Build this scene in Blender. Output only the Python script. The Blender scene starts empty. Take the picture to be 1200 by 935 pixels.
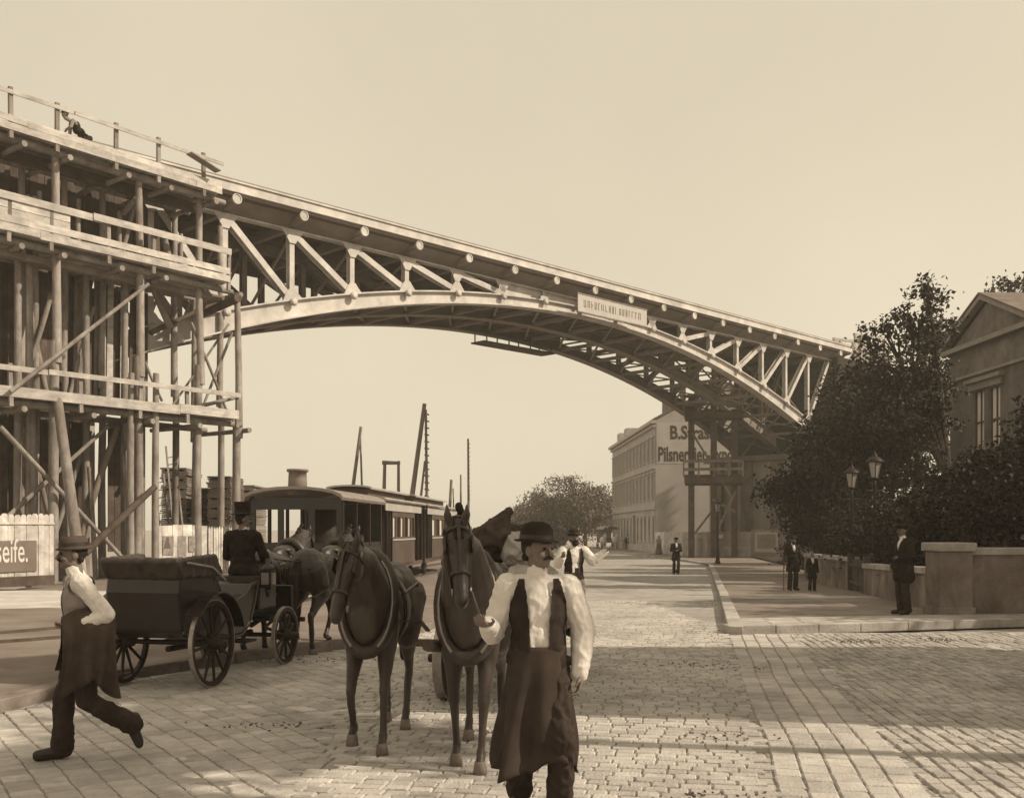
import bpy, bmesh, math, random
import numpy as np
from mathutils import Vector as V, Matrix, noise
random.seed(7); RNG = np.random.default_rng(7)
PI = math.pi
SC = bpy.context.scene
COL = SC.collection
F, CX, HY, EZ = 1200., 600., 620., 1.8          # focal length in photo pixels, principal column, horizon row, eye height

def sstep(a, b, x):
    t = min(1, max(0, (x-a)/(b-a))); return t*t*(3-2*t)
def gz(x, y):                                    # the street dips gently away from the camera
    d = 0 if y < 20 else (.022*(y-20) if y < 35 else .33+.003*(min(y, 160)-35))
    return -d*sstep(-6, 0, x)
def at(px, py, Y): return V(((px-CX)/F*Y, Y, EZ+(HY-py)/F*Y))
class Frame:                                     # a vertical plane in the world: s along it, off behind it
    def __init__(s, x, y, ux, uy):
        s.p = np.array([x, y]); s.u = np.array([ux, uy])/math.hypot(ux, uy); s.n = np.array([s.u[1], -s.u[0]]); s.rz = math.atan2(s.u[1], s.u[0])
    def inv(s, px, py, off=0):
        a = (px-CX)/F; b = (HY-py)/F
        t = (s.n@s.p-off)/(s.n@np.array([a, 1.])); q = np.array([a*t, t])
        return V(((q-s.p)@s.u, off, EZ+b*t))
    def w(s, a, off, z):
        q = s.p+s.u*a-s.n*off; return V((q[0], q[1], z))
BF = Frame(-11.889, 42.211, .7051, .7091)        # bridge face
SF = Frame(-10.8, 40., .61, .79)                 # scaffold face

# ------------------------------------------------------------------ materials
MATS = {}
def sep(v, warm=1.0):                            # a sepia albedo of luminance v
    k = min(1, v/.3)
    return (v*(1.34-.26*k), v*(.93+.06*k), v*(.74+.18*k), 1)
def mat(name, v, rough=.85, var=.25, scale=3., bump=.0, bscale=None, spec=.14, metal=0., stretch=None, island=0., dirt=0., dscale=.7, sheen=0., coord='Object', brick=None):
    if name in MATS: return MATS[name]
    m = bpy.data.materials.new(name); m.use_nodes = True; MATS[name] = m
    nt = m.node_tree; N = nt.nodes; L = nt.links; b = N['Principled BSDF']
    b.inputs['Roughness'].default_value = rough; b.inputs['Metallic'].default_value = metal
    b.inputs['Specular IOR Level'].default_value = spec
    b.inputs['Sheen Weight'].default_value = sheen; b.inputs['Sheen Roughness'].default_value = .35; b.inputs['Sheen Tint'].default_value = (1, .9, .75, 1)
    tc = N.new('ShaderNodeTexCoord'); mp = N.new('ShaderNodeMapping'); L.new(tc.outputs[coord], mp.inputs[0])
    if stretch: mp.inputs['Scale'].default_value = stretch
    nz = N.new('ShaderNodeTexNoise'); nz.inputs['Scale'].default_value = scale; nz.inputs['Detail'].default_value = 6; nz.inputs['Roughness'].default_value = .65
    L.new(mp.outputs[0], nz.inputs['Vector'])
    cr = N.new('ShaderNodeValToRGB'); L.new(nz.outputs['Fac'], cr.inputs[0])
    cr.color_ramp.elements[0].position = .3; cr.color_ramp.elements[1].position = .7
    cr.color_ramp.elements[0].color = sep(v*(1-var)); cr.color_ramp.elements[1].color = sep(min(.9, v*(1+var)))
    out = cr.outputs[0]
    if brick:
        bw, bh, mort, dark = brick
        bt = N.new('ShaderNodeTexBrick'); L.new(mp.outputs[0], bt.inputs[0])
        bt.inputs['Scale'].default_value = 1; bt.inputs['Brick Width'].default_value = bw; bt.inputs['Row Height'].default_value = bh
        bt.inputs['Mortar Size'].default_value = mort; bt.inputs['Mortar Smooth'].default_value = .4; bt.inputs['Bias'].default_value = 0
        bt.inputs['Color1'].default_value = (1, 1, 1, 1); bt.inputs['Color2'].default_value = (.72, .72, .72, 1); bt.inputs['Mortar'].default_value = (dark, dark, dark, 1)
        mx = N.new('ShaderNodeMix'); mx.data_type = 'RGBA'; mx.blend_type = 'MULTIPLY'; mx.inputs[0].default_value = 1
        L.new(out, mx.inputs[6]); L.new(bt.outputs['Color'], mx.inputs[7]); out = mx.outputs[2]
    if dirt:
        n3 = N.new('ShaderNodeTexNoise'); n3.inputs['Scale'].default_value = dscale; n3.inputs['Detail'].default_value = 9; n3.inputs['Roughness'].default_value = .7; n3.inputs['Distortion'].default_value = .6
        L.new(tc.outputs[coord], n3.inputs['Vector']); mr = N.new('ShaderNodeMapRange'); L.new(n3.outputs['Fac'], mr.inputs[0])
        mr.inputs[1].default_value = .35; mr.inputs[2].default_value = .65; mr.inputs[3].default_value = 1-dirt; mr.inputs[4].default_value = 1+dirt*.5
        mx = N.new('ShaderNodeMix'); mx.data_type = 'RGBA'; mx.blend_type = 'MULTIPLY'; mx.inputs[0].default_value = 1
        L.new(out, mx.inputs[6]); L.new(mr.outputs[0], mx.inputs[7]); out = mx.outputs[2]
    if island:
        gi = N.new('ShaderNodeNewGeometry'); mr = N.new('ShaderNodeMapRange'); L.new(gi.outputs['Random Per Island'], mr.inputs[0])
        mr.inputs[3].default_value = 1-island; mr.inputs[4].default_value = 1+island
        mx = N.new('ShaderNodeMix'); mx.data_type = 'RGBA'; mx.blend_type = 'MULTIPLY'; mx.inputs[0].default_value = 1
        L.new(out, mx.inputs[6]); L.new(mr.outputs[0], mx.inputs[7]); out = mx.outputs[2]
    L.new(out, b.inputs['Base Color'])
    if bump:
        n2 = N.new('ShaderNodeTexNoise'); n2.inputs['Scale'].default_value = bscale or scale*6; n2.inputs['Detail'].default_value = 5
        L.new(mp.outputs[0], n2.inputs['Vector'])
        bp = N.new('ShaderNodeBump'); bp.inputs['Strength'].default_value = bump; bp.inputs['Distance'].default_value = .03 if (bscale or scale*6) < 45 else .003
        L.new(n2.outputs['Fac'], bp.inputs['Height'])
        if brick:
            b2 = N.new('ShaderNodeBump'); b2.inputs['Strength'].default_value = .7; b2.inputs['Distance'].default_value = .03
            L.new(bt.outputs['Fac'], b2.inputs['Height']); b2.invert = True; L.new(bp.outputs[0], b2.inputs['Normal']); L.new(b2.outputs[0], b.inputs['Normal'])
        else: L.new(bp.outputs[0], b.inputs['Normal'])
    return m
wood = mat('weathered_timber', .22, .9, .4, 2.2, .6, 14, stretch=(1, 1, .3), island=.3, dirt=.3, dscale=1.2)
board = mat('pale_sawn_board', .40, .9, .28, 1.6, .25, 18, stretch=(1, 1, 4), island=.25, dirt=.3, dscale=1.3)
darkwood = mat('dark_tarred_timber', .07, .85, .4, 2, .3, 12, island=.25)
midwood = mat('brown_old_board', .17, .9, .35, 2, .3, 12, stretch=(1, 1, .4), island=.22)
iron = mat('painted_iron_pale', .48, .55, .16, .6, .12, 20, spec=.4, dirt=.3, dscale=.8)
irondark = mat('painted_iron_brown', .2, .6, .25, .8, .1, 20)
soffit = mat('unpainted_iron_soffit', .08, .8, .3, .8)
black = mat('black_lacquer', .013, .3, .3, 4, spec=.5)
leather = mat('black_leather', .03, .45, .5, 9, .4, 60, spec=.4)
ironblack = mat('black_iron', .025, .5, .4, 5, .1, 40)
brass = mat('worn_brass', .22, .45, .2, 8, spec=.5, metal=.8)
steelrim = mat('worn_steel_tyre', .28, .42, .3, 12, .1, 40, metal=.5)
stone = mat('grey_dressed_stone', .2, .9, .28, .9, .3, 14, dirt=.35, dscale=1.5, coord='Object')
ashlar = mat('pale_ashlar', .3, .9, .22, .5, .2, 9, brick=(1.6, .62, .012, .55))
plaster = mat('stained_plaster', .30, .95, .22, .35, .15, 8)
plasterlight = mat('painted_plaster', .42, .95, .14, .5, .1, 8)
trim = mat('pale_stucco_trim', .40, .95, .15, 1.0)
pane = mat('dark_window_pane', .04, .15, .3, .8, spec=.6)
curtain = mat('curtained_pane', .55, .4, .1, 1.2, spec=.5)
roofm = mat('slate_roof', .14, .8, .3, 1.5, .2, 12)
setts_m = mat('granite_setts', .42, .8, .14, 7., .5, 40, island=.15, dirt=.26, coord='Object')
settsdark = mat('worn_small_setts', .37, .8, .16, 7., .5, 40, island=.2, dirt=.26)
joint = mat('gritty_joint', .2, .95, .3, 6, .3, 30)
roadfar = mat('cobbled_roadway', .43, .9, .16, .45, .3, 22, dirt=.22, dscale=.35, brick=(.24, .17, .014, .5))
earth = mat('trodden_earth', .30, .95, .3, .8, .5, 9)
trackbed_m = mat('tar_bound_track_bed', .17, .95, .25, .9, .4, 10)
asphalt = mat('worn_asphalt_footway', .20, .95, .16, .7, .25, 18, dirt=.25)
granite = mat('granite_edging', .36, .85, .15, 2, .35, 25, island=.14, dirt=.3, dscale=1.4)
rail_m = mat('rail_steel', .10, .5, .3, 4, metal=.4)
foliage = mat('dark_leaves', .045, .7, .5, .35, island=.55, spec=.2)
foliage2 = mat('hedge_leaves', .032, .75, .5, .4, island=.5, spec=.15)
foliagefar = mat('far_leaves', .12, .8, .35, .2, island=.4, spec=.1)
bark = mat('tree_bark', .055, .95, .35, 5, .5, 20)
skin = mat('weathered_skin', .13, .6, .12, 14, .08, 80, spec=.3)
hair = mat('dark_hair', .02, .7, .3, 20, .3, 90)
shirt = mat('white_linen', .6, .9, .06, 5, .15, 60)
vestd = mat('black_waistcoat', .022, .85, .3, 9, .25, 90)
vestg = mat('grey_tweed', .22, .9, .16, 20, .3, 90)
trous = mat('dark_trousers', .03, .9, .3, 7, .25, 70)
trousg = mat('grey_trousers', .13, .9, .2, 7, .25, 70)
coatm = mat('black_cloth', .016, .85, .3, 8, .25, 80)
coatb = mat('brown_jacket', .05, .9, .3, 8, .3, 70)
apron = mat('dark_apron', .032, .85, .35, 5, .3, 60)
felt = mat('dark_felt', .018, .9, .25, 10, .2, 80)
feltg = mat('grey_felt', .055, .9, .2, 10, .2, 80)
bootm = mat('black_boot', .02, .5, .3, 9, .15, 60, spec=.4)
horsem = mat('dark_bay_coat', .034, .46, .5, 3, .5, 120, spec=.35, stretch=(1, 1, .35), sheen=.22)
horseb = mat('black_coat', .022, .44, .5, 3, .5, 120, spec=.4, stretch=(1, 1, .35), sheen=.15)
horsew = mat('white_coat', .5, .6, .15, 3)
hoofm = mat('pale_hoof', .15, .6, .3, 9)
blaze = mat('white_blaze', .5, .6, .1, 9)
sack = mat('pale_sacking', .33, .95, .12, 6, .4, 40)
paintlight = mat('cream_sign_paint', .56, .9, .12, .8)
paintdark = mat('brown_sign_lettering', .045, .9, .2, 2)
fencew = mat('whitewashed_board', .50, .9, .22, 1.4, .25, 16, island=.14, dirt=.4, dscale=1.6)
glassl = mat('lantern_glass', .30, .2, .15, 4, spec=.6)
straw = mat('straw_and_dung', .09, .95, .4, 8, .4, 30)

# ------------------------------------------------------------------ mesh builder
class MB:
    def __init__(s): s.v = []; s.f = []; s.sm = []
    def add(s, vs, fs, smooth=False):
        o = len(s.v); s.v += [tuple(v) for v in vs]
        for f in fs: s.f.append(tuple(i+o for i in f)); s.sm.append(smooth)
        return s
    def hexa(s, c8): # bottom 4 ccw, top 4 ccw
        return s.add(c8, [(3, 2, 1, 0), (4, 5, 6, 7), (0, 1, 5, 4), (1, 2, 6, 5), (2, 3, 7, 6), (3, 0, 4, 7)])
    def box(s, c, d, rz=0, R=None):
        M = R or Matrix.Rotation(rz, 3, 'Z'); c = V(c)
        p = [c+M@V((sx*d[0]/2, sy*d[1]/2, sz*d[2]/2)) for sz in (-1, 1) for sx, sy in ((-1, -1), (1, -1), (1, 1), (-1, 1))]
        return s.hexa(p)
    def bar(s, p, q, w, h=None, up=(0, 0, 1)):
        h = h or w; p = V(p); q = V(q); t = (q-p).normalized(); u = V(up)
        if abs(t.dot(u)) > .98: u = V((0, 1, 0)) if abs(t.y) < .9 else V((1, 0, 0))
        a = t.cross(u).normalized()*w/2; b = a.cross(t).normalized()*h/2
        c = [p-a-b, p+a-b, p+a+b, p-a+b]; d = [x+(q-p) for x in c]
        return s.add(c+d, [(0, 1, 2, 3), (7, 6, 5, 4), (1, 0, 4, 5), (2, 1, 5, 6), (3, 2, 6, 7), (0, 3, 7, 4)])
    def tube(s, pts, rs, n=8, cap=True, smooth=True, sq=1.0, closed=False):
        pts = [V(p) for p in pts]; k = len(pts)
        if not hasattr(rs, '__len__'): rs = [rs]*k
        rings = []; a = None
        for i in range(k):
            if closed: t = (pts[(i+1) % k]-pts[i-1]).normalized()
            else: t = (pts[min(i+1, k-1)]-pts[max(i-1, 0)]).normalized()
            if a is None:
                a = t.orthogonal().normalized() if abs(t.z) > .95 else t.cross(V((0, 0, 1))).normalized()
            a = (a-t*a.dot(t)).normalized(); b = t.cross(a)
            rings.append([pts[i]+(a*math.cos(2*PI*j/n)+b*math.sin(2*PI*j/n)*sq)*rs[i] for j in range(n)])
        vs = [v for r in rings for v in r]; fs = []
        for i in range(k if closed else k-1):
            i2 = (i+1) % k
            for j in range(n): fs.append((i*n+j, i*n+(j+1) % n, i2*n+(j+1) % n, i2*n+j))
        s.add(vs, fs, smooth)
        if cap and not closed:
            s.add(rings[0], [tuple(reversed(range(n)))]); s.add(rings[-1], [tuple(range(n))])
        return s
    def log(s, p, q, r, r2=None):
        p = V(p); q = V(q); m = (p+q)/2+V((random.uniform(-1, 1), random.uniform(-1, 1), 0))*r*.35
        r2 = r2 or r*.85
        return s.tube([p, m, q], [r, (r+r2)/2, r2], 9)
    def lathe(s, prof, c=(0, 0, 0), n=16, R=None, smooth=True, cap=True):
        c = V(c); R = R or Matrix.Identity(3); vs = []; fs = []
        for r, z in prof:
            for j in range(n): vs.append(c+R@V((r*math.cos(2*PI*j/n), r*math.sin(2*PI*j/n), z)))
        for i in range(len(prof)-1):
            for j in range(n): fs.append((i*n+j, i*n+(j+1) % n, (i+1)*n+(j+1) % n, (i+1)*n+j))
        if cap: fs.append(tuple(reversed(range(n)))); fs.append(tuple((len(prof)-1)*n+j for j in range(n)))
        return s.add(vs, fs, smooth)
    def prism(s, poly, ax, ay, o, th):           # polygon in the (ax, ay) plane at o, extruded by the vector th
        ax = V(ax); ay = V(ay); o = V(o); th = V(th); n = len(poly)
        a = [o+ax*x+ay*y for x, y in poly]; b = [p+th for p in a]
        fs = [tuple(range(n)), tuple(reversed(range(n, 2*n)))]+[(i, i+n, (i+1) % n+n, (i+1) % n) for i in range(n)]
        return s.add(a+b, fs)
    def caps(s, p, q, r0, r1=None, n=12):        # capsule for blobs
        r1 = r1 if r1 is not None else r0; p = V(p); q = V(q)
        if (q-p).length < 1e-4: q = p+V((0, 0, 1e-3))
        t = (q-p).normalized(); pts = []; rs = []
        for a in (-85, -60, -30): pts.append(p+t*r0*math.sin(math.radians(a))); rs.append(r0*math.cos(math.radians(a)))
        pts.append(p); rs.append(r0); pts.append(q); rs.append(r1)
        for a in (30, 60, 85): pts.append(q+t*r1*math.sin(math.radians(a))); rs.append(r1*math.cos(math.radians(a)))
        return s.tube(pts, rs, n)
    def ell(s, c, r, R=None, n=16, m=10):
        prof = [(math.cos(math.radians(a)), math.sin(math.radians(a))) for a in np.linspace(-86, 86, m)]
        R = R or Matrix.Identity(3); c = V(c); r = V(r); o = MB().lathe(prof, (0, 0, 0), n)
        return s.add([c+R@V((v[0]*r.x, v[1]*r.y, v[2]*r.z)) for v in o.v], o.f, True)
    def build(s, name, m, parent=None, bevel=0, fix=True):
        me = bpy.data.meshes.new(name); me.from_pydata(s.v, [], s.f)
        me.polygons.foreach_set('use_smooth', s.sm); me.materials.append(m)
        if fix:
            bm = bmesh.new(); bm.from_mesh(me); bmesh.ops.recalc_face_normals(bm, faces=bm.faces); bm.to_mesh(me); bm.free()
        o = bpy.data.objects.new(name, me); COL.objects.link(o)
        if parent: o.parent = parent
        if bevel:
            md = o.modifiers.new('bevel', 'BEVEL'); md.width = bevel; md.segments = 2; md.limit_method = 'ANGLE'
        return o
TS = bpy.data.scenes.new('scratch')
def evaluated(o):                                # evaluate one object alone in a scratch scene
    TS.collection.objects.link(o); vl = TS.view_layers[0]; vl.update(); dg = vl.depsgraph; dg.update()
    me = bpy.data.meshes.new_from_object(o.evaluated_get(dg)); TS.collection.objects.unlink(o); bpy.data.objects.remove(o); return me
def blob(name, prims, m, parent=None, vox=.014, it=3, wr=0., ws=9., cut=None, ridge=False):
    o = prims.build('tmp', m)
    md = o.modifiers.new('r', 'REMESH'); md.mode = 'VOXEL'; md.voxel_size = vox; md.use_smooth_shade = True
    if it: m2 = o.modifiers.new('s', 'SMOOTH'); m2.iterations = it; m2.factor = .5
    COL.objects.unlink(o); me = evaluated(o); me.name = name
    if wr:
        nv = len(me.vertices); co = np.empty(nv*3, np.float32); no = np.empty(nv*3, np.float32)
        me.vertices.foreach_get('co', co); me.vertices.foreach_get('normal', no); co = co.reshape(-1, 3); no = no.reshape(-1, 3); q = co*ws
        nn = noise.noise
        if ridge: d = np.array([.55-2.2*abs(nn((a*.9+c*.5, b*.9, c*.55-a*.3)))+.35-1.1*abs(nn((a*2.1+5, b*2.1+c*.6, c*1.5-a*.8)))+.35*nn((a*.5, b*.5, c*.5)) for a, b, c in q.tolist()], np.float32)
        else: d = np.array([nn((a*1.2+c*.3, b*1.2, c*.45))+.55*nn((a*2.6+5, b*2.6, c*1.2-a)) for a, b, c in q.tolist()], np.float32)
        me.vertices.foreach_set('co', (co+no*(d*wr)[:, None]).ravel()); me.update()
    if cut:
        bm = bmesh.new(); bm.from_mesh(me); bmesh.ops.delete(bm, geom=[v for v in bm.verts if cut(v.co)], context='VERTS')
        for _ in range(8): bmesh.ops.smooth_vert(bm, verts=[v for v in bm.verts if v.is_boundary], factor=.5, use_axis_x=True, use_axis_y=True, use_axis_z=True)
        bm.to_mesh(me); bm.free()
    me.polygons.foreach_set('use_smooth', [True]*len(me.polygons))
    me.materials.clear(); me.materials.append(m)
    r = bpy.data.objects.new(name, me); COL.objects.link(r)
    if parent: r.parent = parent
    return r
def thing(name, label, cat, loc=(0, 0, 0), rz=0, group=None):
    o = bpy.data.objects.new(name, None); COL.objects.link(o); o.empty_display_size = .2
    o.location = loc; o.rotation_euler = (0, 0, rz); return tag(o, label, cat, group)
def tag(o, label, cat, group=None):
    o['label'] = label; o['category'] = cat
    if group: o['group'] = group
    return o
def struct(o, kind='structure'): o['kind'] = kind; return o
def dup(root, loc, rz=None, label=None, scale=None):
    def cp(o, par):
        c = o.copy(); COL.objects.link(c); c.parent = par
        for ch in list(o.children): cp(ch, c)
        return c
    r = cp(root, None); r.location = loc
    if rz is not None: r.rotation_euler = (0, 0, rz)
    if label: r['label'] = label
    if scale: r.scale = (scale,)*3
    return r
def text_mesh(body, size, m, name, parent, loc, R, ext=.01, bold=.0, width=None):
    cu = bpy.data.curves.new('t', 'FONT'); cu.body = body; cu.size = size; cu.extrude = ext; cu.offset = bold; cu.resolution_u = 3
    o = bpy.data.objects.new('t', cu); me = evaluated(o)
    xs = [v.co.x for v in me.vertices]; k = (width/(max(xs)-min(xs))) if width else 1; x0 = min(xs)
    for v in me.vertices: v.co = V(loc)+R@V(((v.co.x-x0)*k, v.co.y, v.co.z))
    me.materials.clear(); me.materials.append(m); me.name = name
    r = bpy.data.objects.new(name, me); COL.objects.link(r); r.parent = parent; return r
def facade(mb, o, ax, az, w, h, holes, depth):   # outer wall skin with openings; depth vector points into the wall
    o = V(o); ax = V(ax); az = V(az); depth = V(depth)
    xs = sorted({0, w, *[a for q in holes for a in q[:2]]}); zs = sorted({0, h, *[a for q in holes for a in q[2:]]})
    for i in range(len(xs)-1):
        for j in range(len(zs)-1):
            cx = (xs[i]+xs[i+1])/2; cz = (zs[j]+zs[j+1])/2
            if any(q[0] < cx < q[1] and q[2] < cz < q[3] for q in holes): continue
            mb.add([o+ax*xs[i]+az*zs[j], o+ax*xs[i+1]+az*zs[j], o+ax*xs[i+1]+az*zs[j+1], o+ax*xs[i]+az*zs[j+1]], [(0, 1, 2, 3)])
    for a, b, c, d in holes:
        q = [o+ax*a+az*c, o+ax*b+az*c, o+ax*b+az*d, o+ax*a+az*d]
        for i in range(4): mb.add([q[i], q[(i+1) % 4], q[(i+1) % 4]+depth, q[i]+depth], [(0, 1, 2, 3)])

# ------------------------------------------------------------------ camera, light, sky
cam = bpy.data.objects.new('camera', bpy.data.cameras.new('camera')); COL.objects.link(cam); SC.camera = cam
cam.location = (0, 0, EZ); cam.rotation_euler = (PI/2, 0, 0)
cam.data.sensor_width = 36; cam.data.lens = 36; cam.data.shift_y = 152.5/1200; cam.data.clip_end = 3000; cam.data.clip_start = .1
SUN = V((.985*math.cos(math.radians(37)), -.17*math.cos(math.radians(37)), math.sin(math.radians(37)))).normalized()
sl = bpy.data.lights.new('sun', 'SUN'); sl.energy = 5.0; sl.angle = math.radians(.6); sl.color = (1, .885, .70)
so = bpy.data.objects.new('sun', sl); COL.objects.link(so); so.rotation_euler = SUN.to_track_quat('Z', 'Y').to_euler(); so.location = SUN*60
W = bpy.data.worlds.new('World'); SC.world = W; W.use_nodes = True
nt = W.node_tree; N = nt.nodes; L = nt.links; bg = N['Background']
sky = N.new('ShaderNodeTexSky'); sky.sky_type = 'NISHITA'; sky.sun_disc = False
sky.sun_elevation = math.asin(SUN.z); sky.sun_rotation = math.atan2(SUN.x, SUN.y); sky.dust_density = 4
bw = N.new('ShaderNodeRGBToBW'); L.new(sky.outputs[0], bw.inputs[0])
mt = N.new('ShaderNodeMath'); mt.operation = 'POWER'; mt.inputs[1].default_value = .07; L.new(bw.outputs[0], mt.inputs[0])
tcw = N.new('ShaderNodeTexCoord'); nzw = N.new('ShaderNodeTexNoise'); nzw.inputs['Scale'].default_value = 2.2; nzw.inputs['Detail'].default_value = 8
L.new(tcw.outputs['Generated'], nzw.inputs['Vector'])
mr = N.new('ShaderNodeMapRange'); mr.inputs[1].default_value = .3; mr.inputs[2].default_value = .7; mr.inputs[3].default_value = .94; mr.inputs[4].default_value = 1.05; L.new(nzw.outputs['Fac'], mr.inputs[0])
m2 = N.new('ShaderNodeMath'); m2.operation = 'MULTIPLY'; L.new(mt.outputs[0], m2.inputs[0]); L.new(mr.outputs[0], m2.inputs[1])
mx = N.new('ShaderNodeMix'); mx.data_type = 'RGBA'; mx.blend_type = 'MULTIPLY'; mx.inputs[0].default_value = 1
mx.inputs[7].default_value = (6.85, 6.02, 4.5, 1); sx_ = N.new('ShaderNodeSeparateXYZ'); L.new(tcw.outputs['Generated'], sx_.inputs[0])      # hazier, paler sky towards the horizon
mh = N.new('ShaderNodeMapRange'); mh.interpolation_type = 'SMOOTHSTEP'; mh.inputs[1].default_value = 0; mh.inputs[2].default_value = .45; mh.inputs[3].default_value = 1.2; mh.inputs[4].default_value = 1.0
L.new(sx_.outputs['Z'], mh.inputs[0]); m3 = N.new('ShaderNodeMath'); m3.operation = 'MULTIPLY'; L.new(m2.outputs[0], m3.inputs[0]); L.new(mh.outputs[0], m3.inputs[1])
L.new(m3.outputs[0], mx.inputs[6]); L.new(mx.outputs[2], bg.inputs[0])
bg.inputs[1].default_value = .1
SC.view_settings.view_transform = 'Standard'; SC.view_settings.look = 'None'; SC.view_settings.exposure = 0; SC.view_settings.gamma = 1
# ------------------------------------------------------------------ ground, road, pavement
def grid(name, xs, ys, zf, m):
    vs = [(x, y, zf(x, y)) for y in ys for x in xs]; n = len(xs)
    fs = [(j*n+i, j*n+i+1, (j+1)*n+i+1, (j+1)*n+i) for j in range(len(ys)-1) for i in range(n-1)]
    return MB().add(vs, fs, True).build(name, m)
ys = list(np.arange(-20, 60, 2.))+list(np.arange(60, 200, 10.))+[200, 300, 500, 900, 1600]
struct(grid('ground', [-900, -300, -100, -50, -30]+list(np.arange(-20, 20, 1.))+[20, 30, 50, 100, 300, 900], ys, lambda x, y: gz(x, y)-.06, earth))
DX = (.177, .984)                                                # street direction
LK = [(-5.6, 5.0), (-5.35, 8.0), (-5.05, 10.1), (-4.7, 12.3), (-3.75, 13.9), (-2.7, 15.2), (-1.7, 17.5), (-.9, 21), (-.3, 26), (.6, 34), (1.4, 45), (2.2, 62), (1.5, 90), (0, 140)]
RK = [(3.73, 17.7), (4.6, 22.3), (6.5, 32.2), (9.2, 47), (12.1, 63.3), (11.9, 75), (9.6, 108), (9., 140)]
def pl(path, y):
    ys = [p[1] for p in path]; return float(np.interp(y, ys, [p[0] for p in path]))
vs = []; fs = []; yy = list(np.arange(3, 36, .8))+list(np.arange(36, 140, 4.))
def rk_ext(y): return pl(RK, y) if y >= 17.7 else 14.
nx = 13
for y in yy:
    a, b = pl(LK, y), rk_ext(y)
    for i in range(nx):
        x = a+(b-a)*i/(nx-1); vs.append((x, y, gz(x, y)-.017 if y < 27 else gz(x, y)-.004))
n = len(yy)
fs = [(j*nx+i, j*nx+i+1, (j+1)*nx+i+1, (j+1)*nx+i) for j in range(n-1) for i in range(nx-1)]
struct(MB().add(vs, fs, True).build('road', roadfar))
# hand-laid setts of the near roadway
def inroad(x, y):
    if y < 5.5 or y > 28.5: return False
    if x < pl(LK, y)+.1: return False
    if y >= 17.7 and x > pl(RK, y)-.16: return False
    if y > 17.55 and x > 3.7: return y < 17.55+(x-3.73)*.275-.1 and y < 19.5
    return abs(x) < .56*y+1.2
def courses(mb, ang, cw, ln, test, jo=.009, zr=.004, far=False):
    c, s = math.cos(ang), math.sin(ang); R = 34; row = 0; v = -R
    while v < R:
        w = cw*random.uniform(.93, 1.07); u = -R+random.uniform(0, ln)
        drift = random.uniform(-.015, .015)
        while u < R:
            l = ln*random.uniform(.78, 1.25); uu = u+l/2; vv = v+w/2+.05*noise.noise(V((uu*.5, v*.5, 3)))
            x = uu*c-vv*s; y = uu*s+vv*c
            if test(x, y):
                z = gz(x, y)+random.uniform(-zr, zr); tx, ty = random.uniform(-.012, .012), random.uniform(-.016, .016); a2 = random.uniform(-.03, .03)
                ring = []
                for ins, dz in ((0, -.03), (.003, -.008), (.013 if not far else .011, 0)):
                    for sx, sy in ((-1, -1), (1, -1), (1, 1), (-1, 1)):
                        du = sx*(l/2-jo/2-ins)+random.uniform(-.004, .004); dv = sy*(w/2-jo/2-ins)+random.uniform(-.004, .004)
                        pu = uu+du+a2*dv; pv = vv+dv-a2*du
                        ring.append((pu*c-pv*s, pu*s+pv*c, z+dz+(tx*du+ty*dv if dz > -.02 else 0)))
                mb.add(ring, [(0, 1, 5, 4), (1, 2, 6, 5), (2, 3, 7, 6), (3, 0, 4, 7), (4, 5, 9, 8), (5, 6, 10, 9), (6, 7, 11, 10), (7, 4, 8, 11), (8, 9, 10, 11)])
            u += l
        v += w
def nA(x, y): return x-(3.73+(y-17.7)*.182)                       # signed offset from the kerb line carried on to the viewer
def bound(y): return -1.6-(y-8)*.05
AB = math.atan2(.984, .177)
mbs = MB(); courses(mbs, AB, .2, .26, lambda x, y: inroad(x, y) and 0 <= nA(x, y) < 1.15 and y < 18)
courses(mbs, math.atan2(-.16, 1), .13, .185, lambda x, y: inroad(x, y) and nA(x, y) < 0 and x > bound(y), far=True)
courses(mbs, math.atan2(.83, -.56), .2, .19, lambda x, y: inroad(x, y) and nA(x, y) < 0 and x <= bound(y))
struct(mbs.build('road_setts', setts_m, fix=False))
mbs = MB(); courses(mbs, math.atan2(1, .09), .125, .19, lambda x, y: inroad(x, y) and nA(x, y) >= 1.15, jo=.014, zr=.008, far=True)
struct(mbs.build('road_small_setts', settsdark, fix=False))
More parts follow.
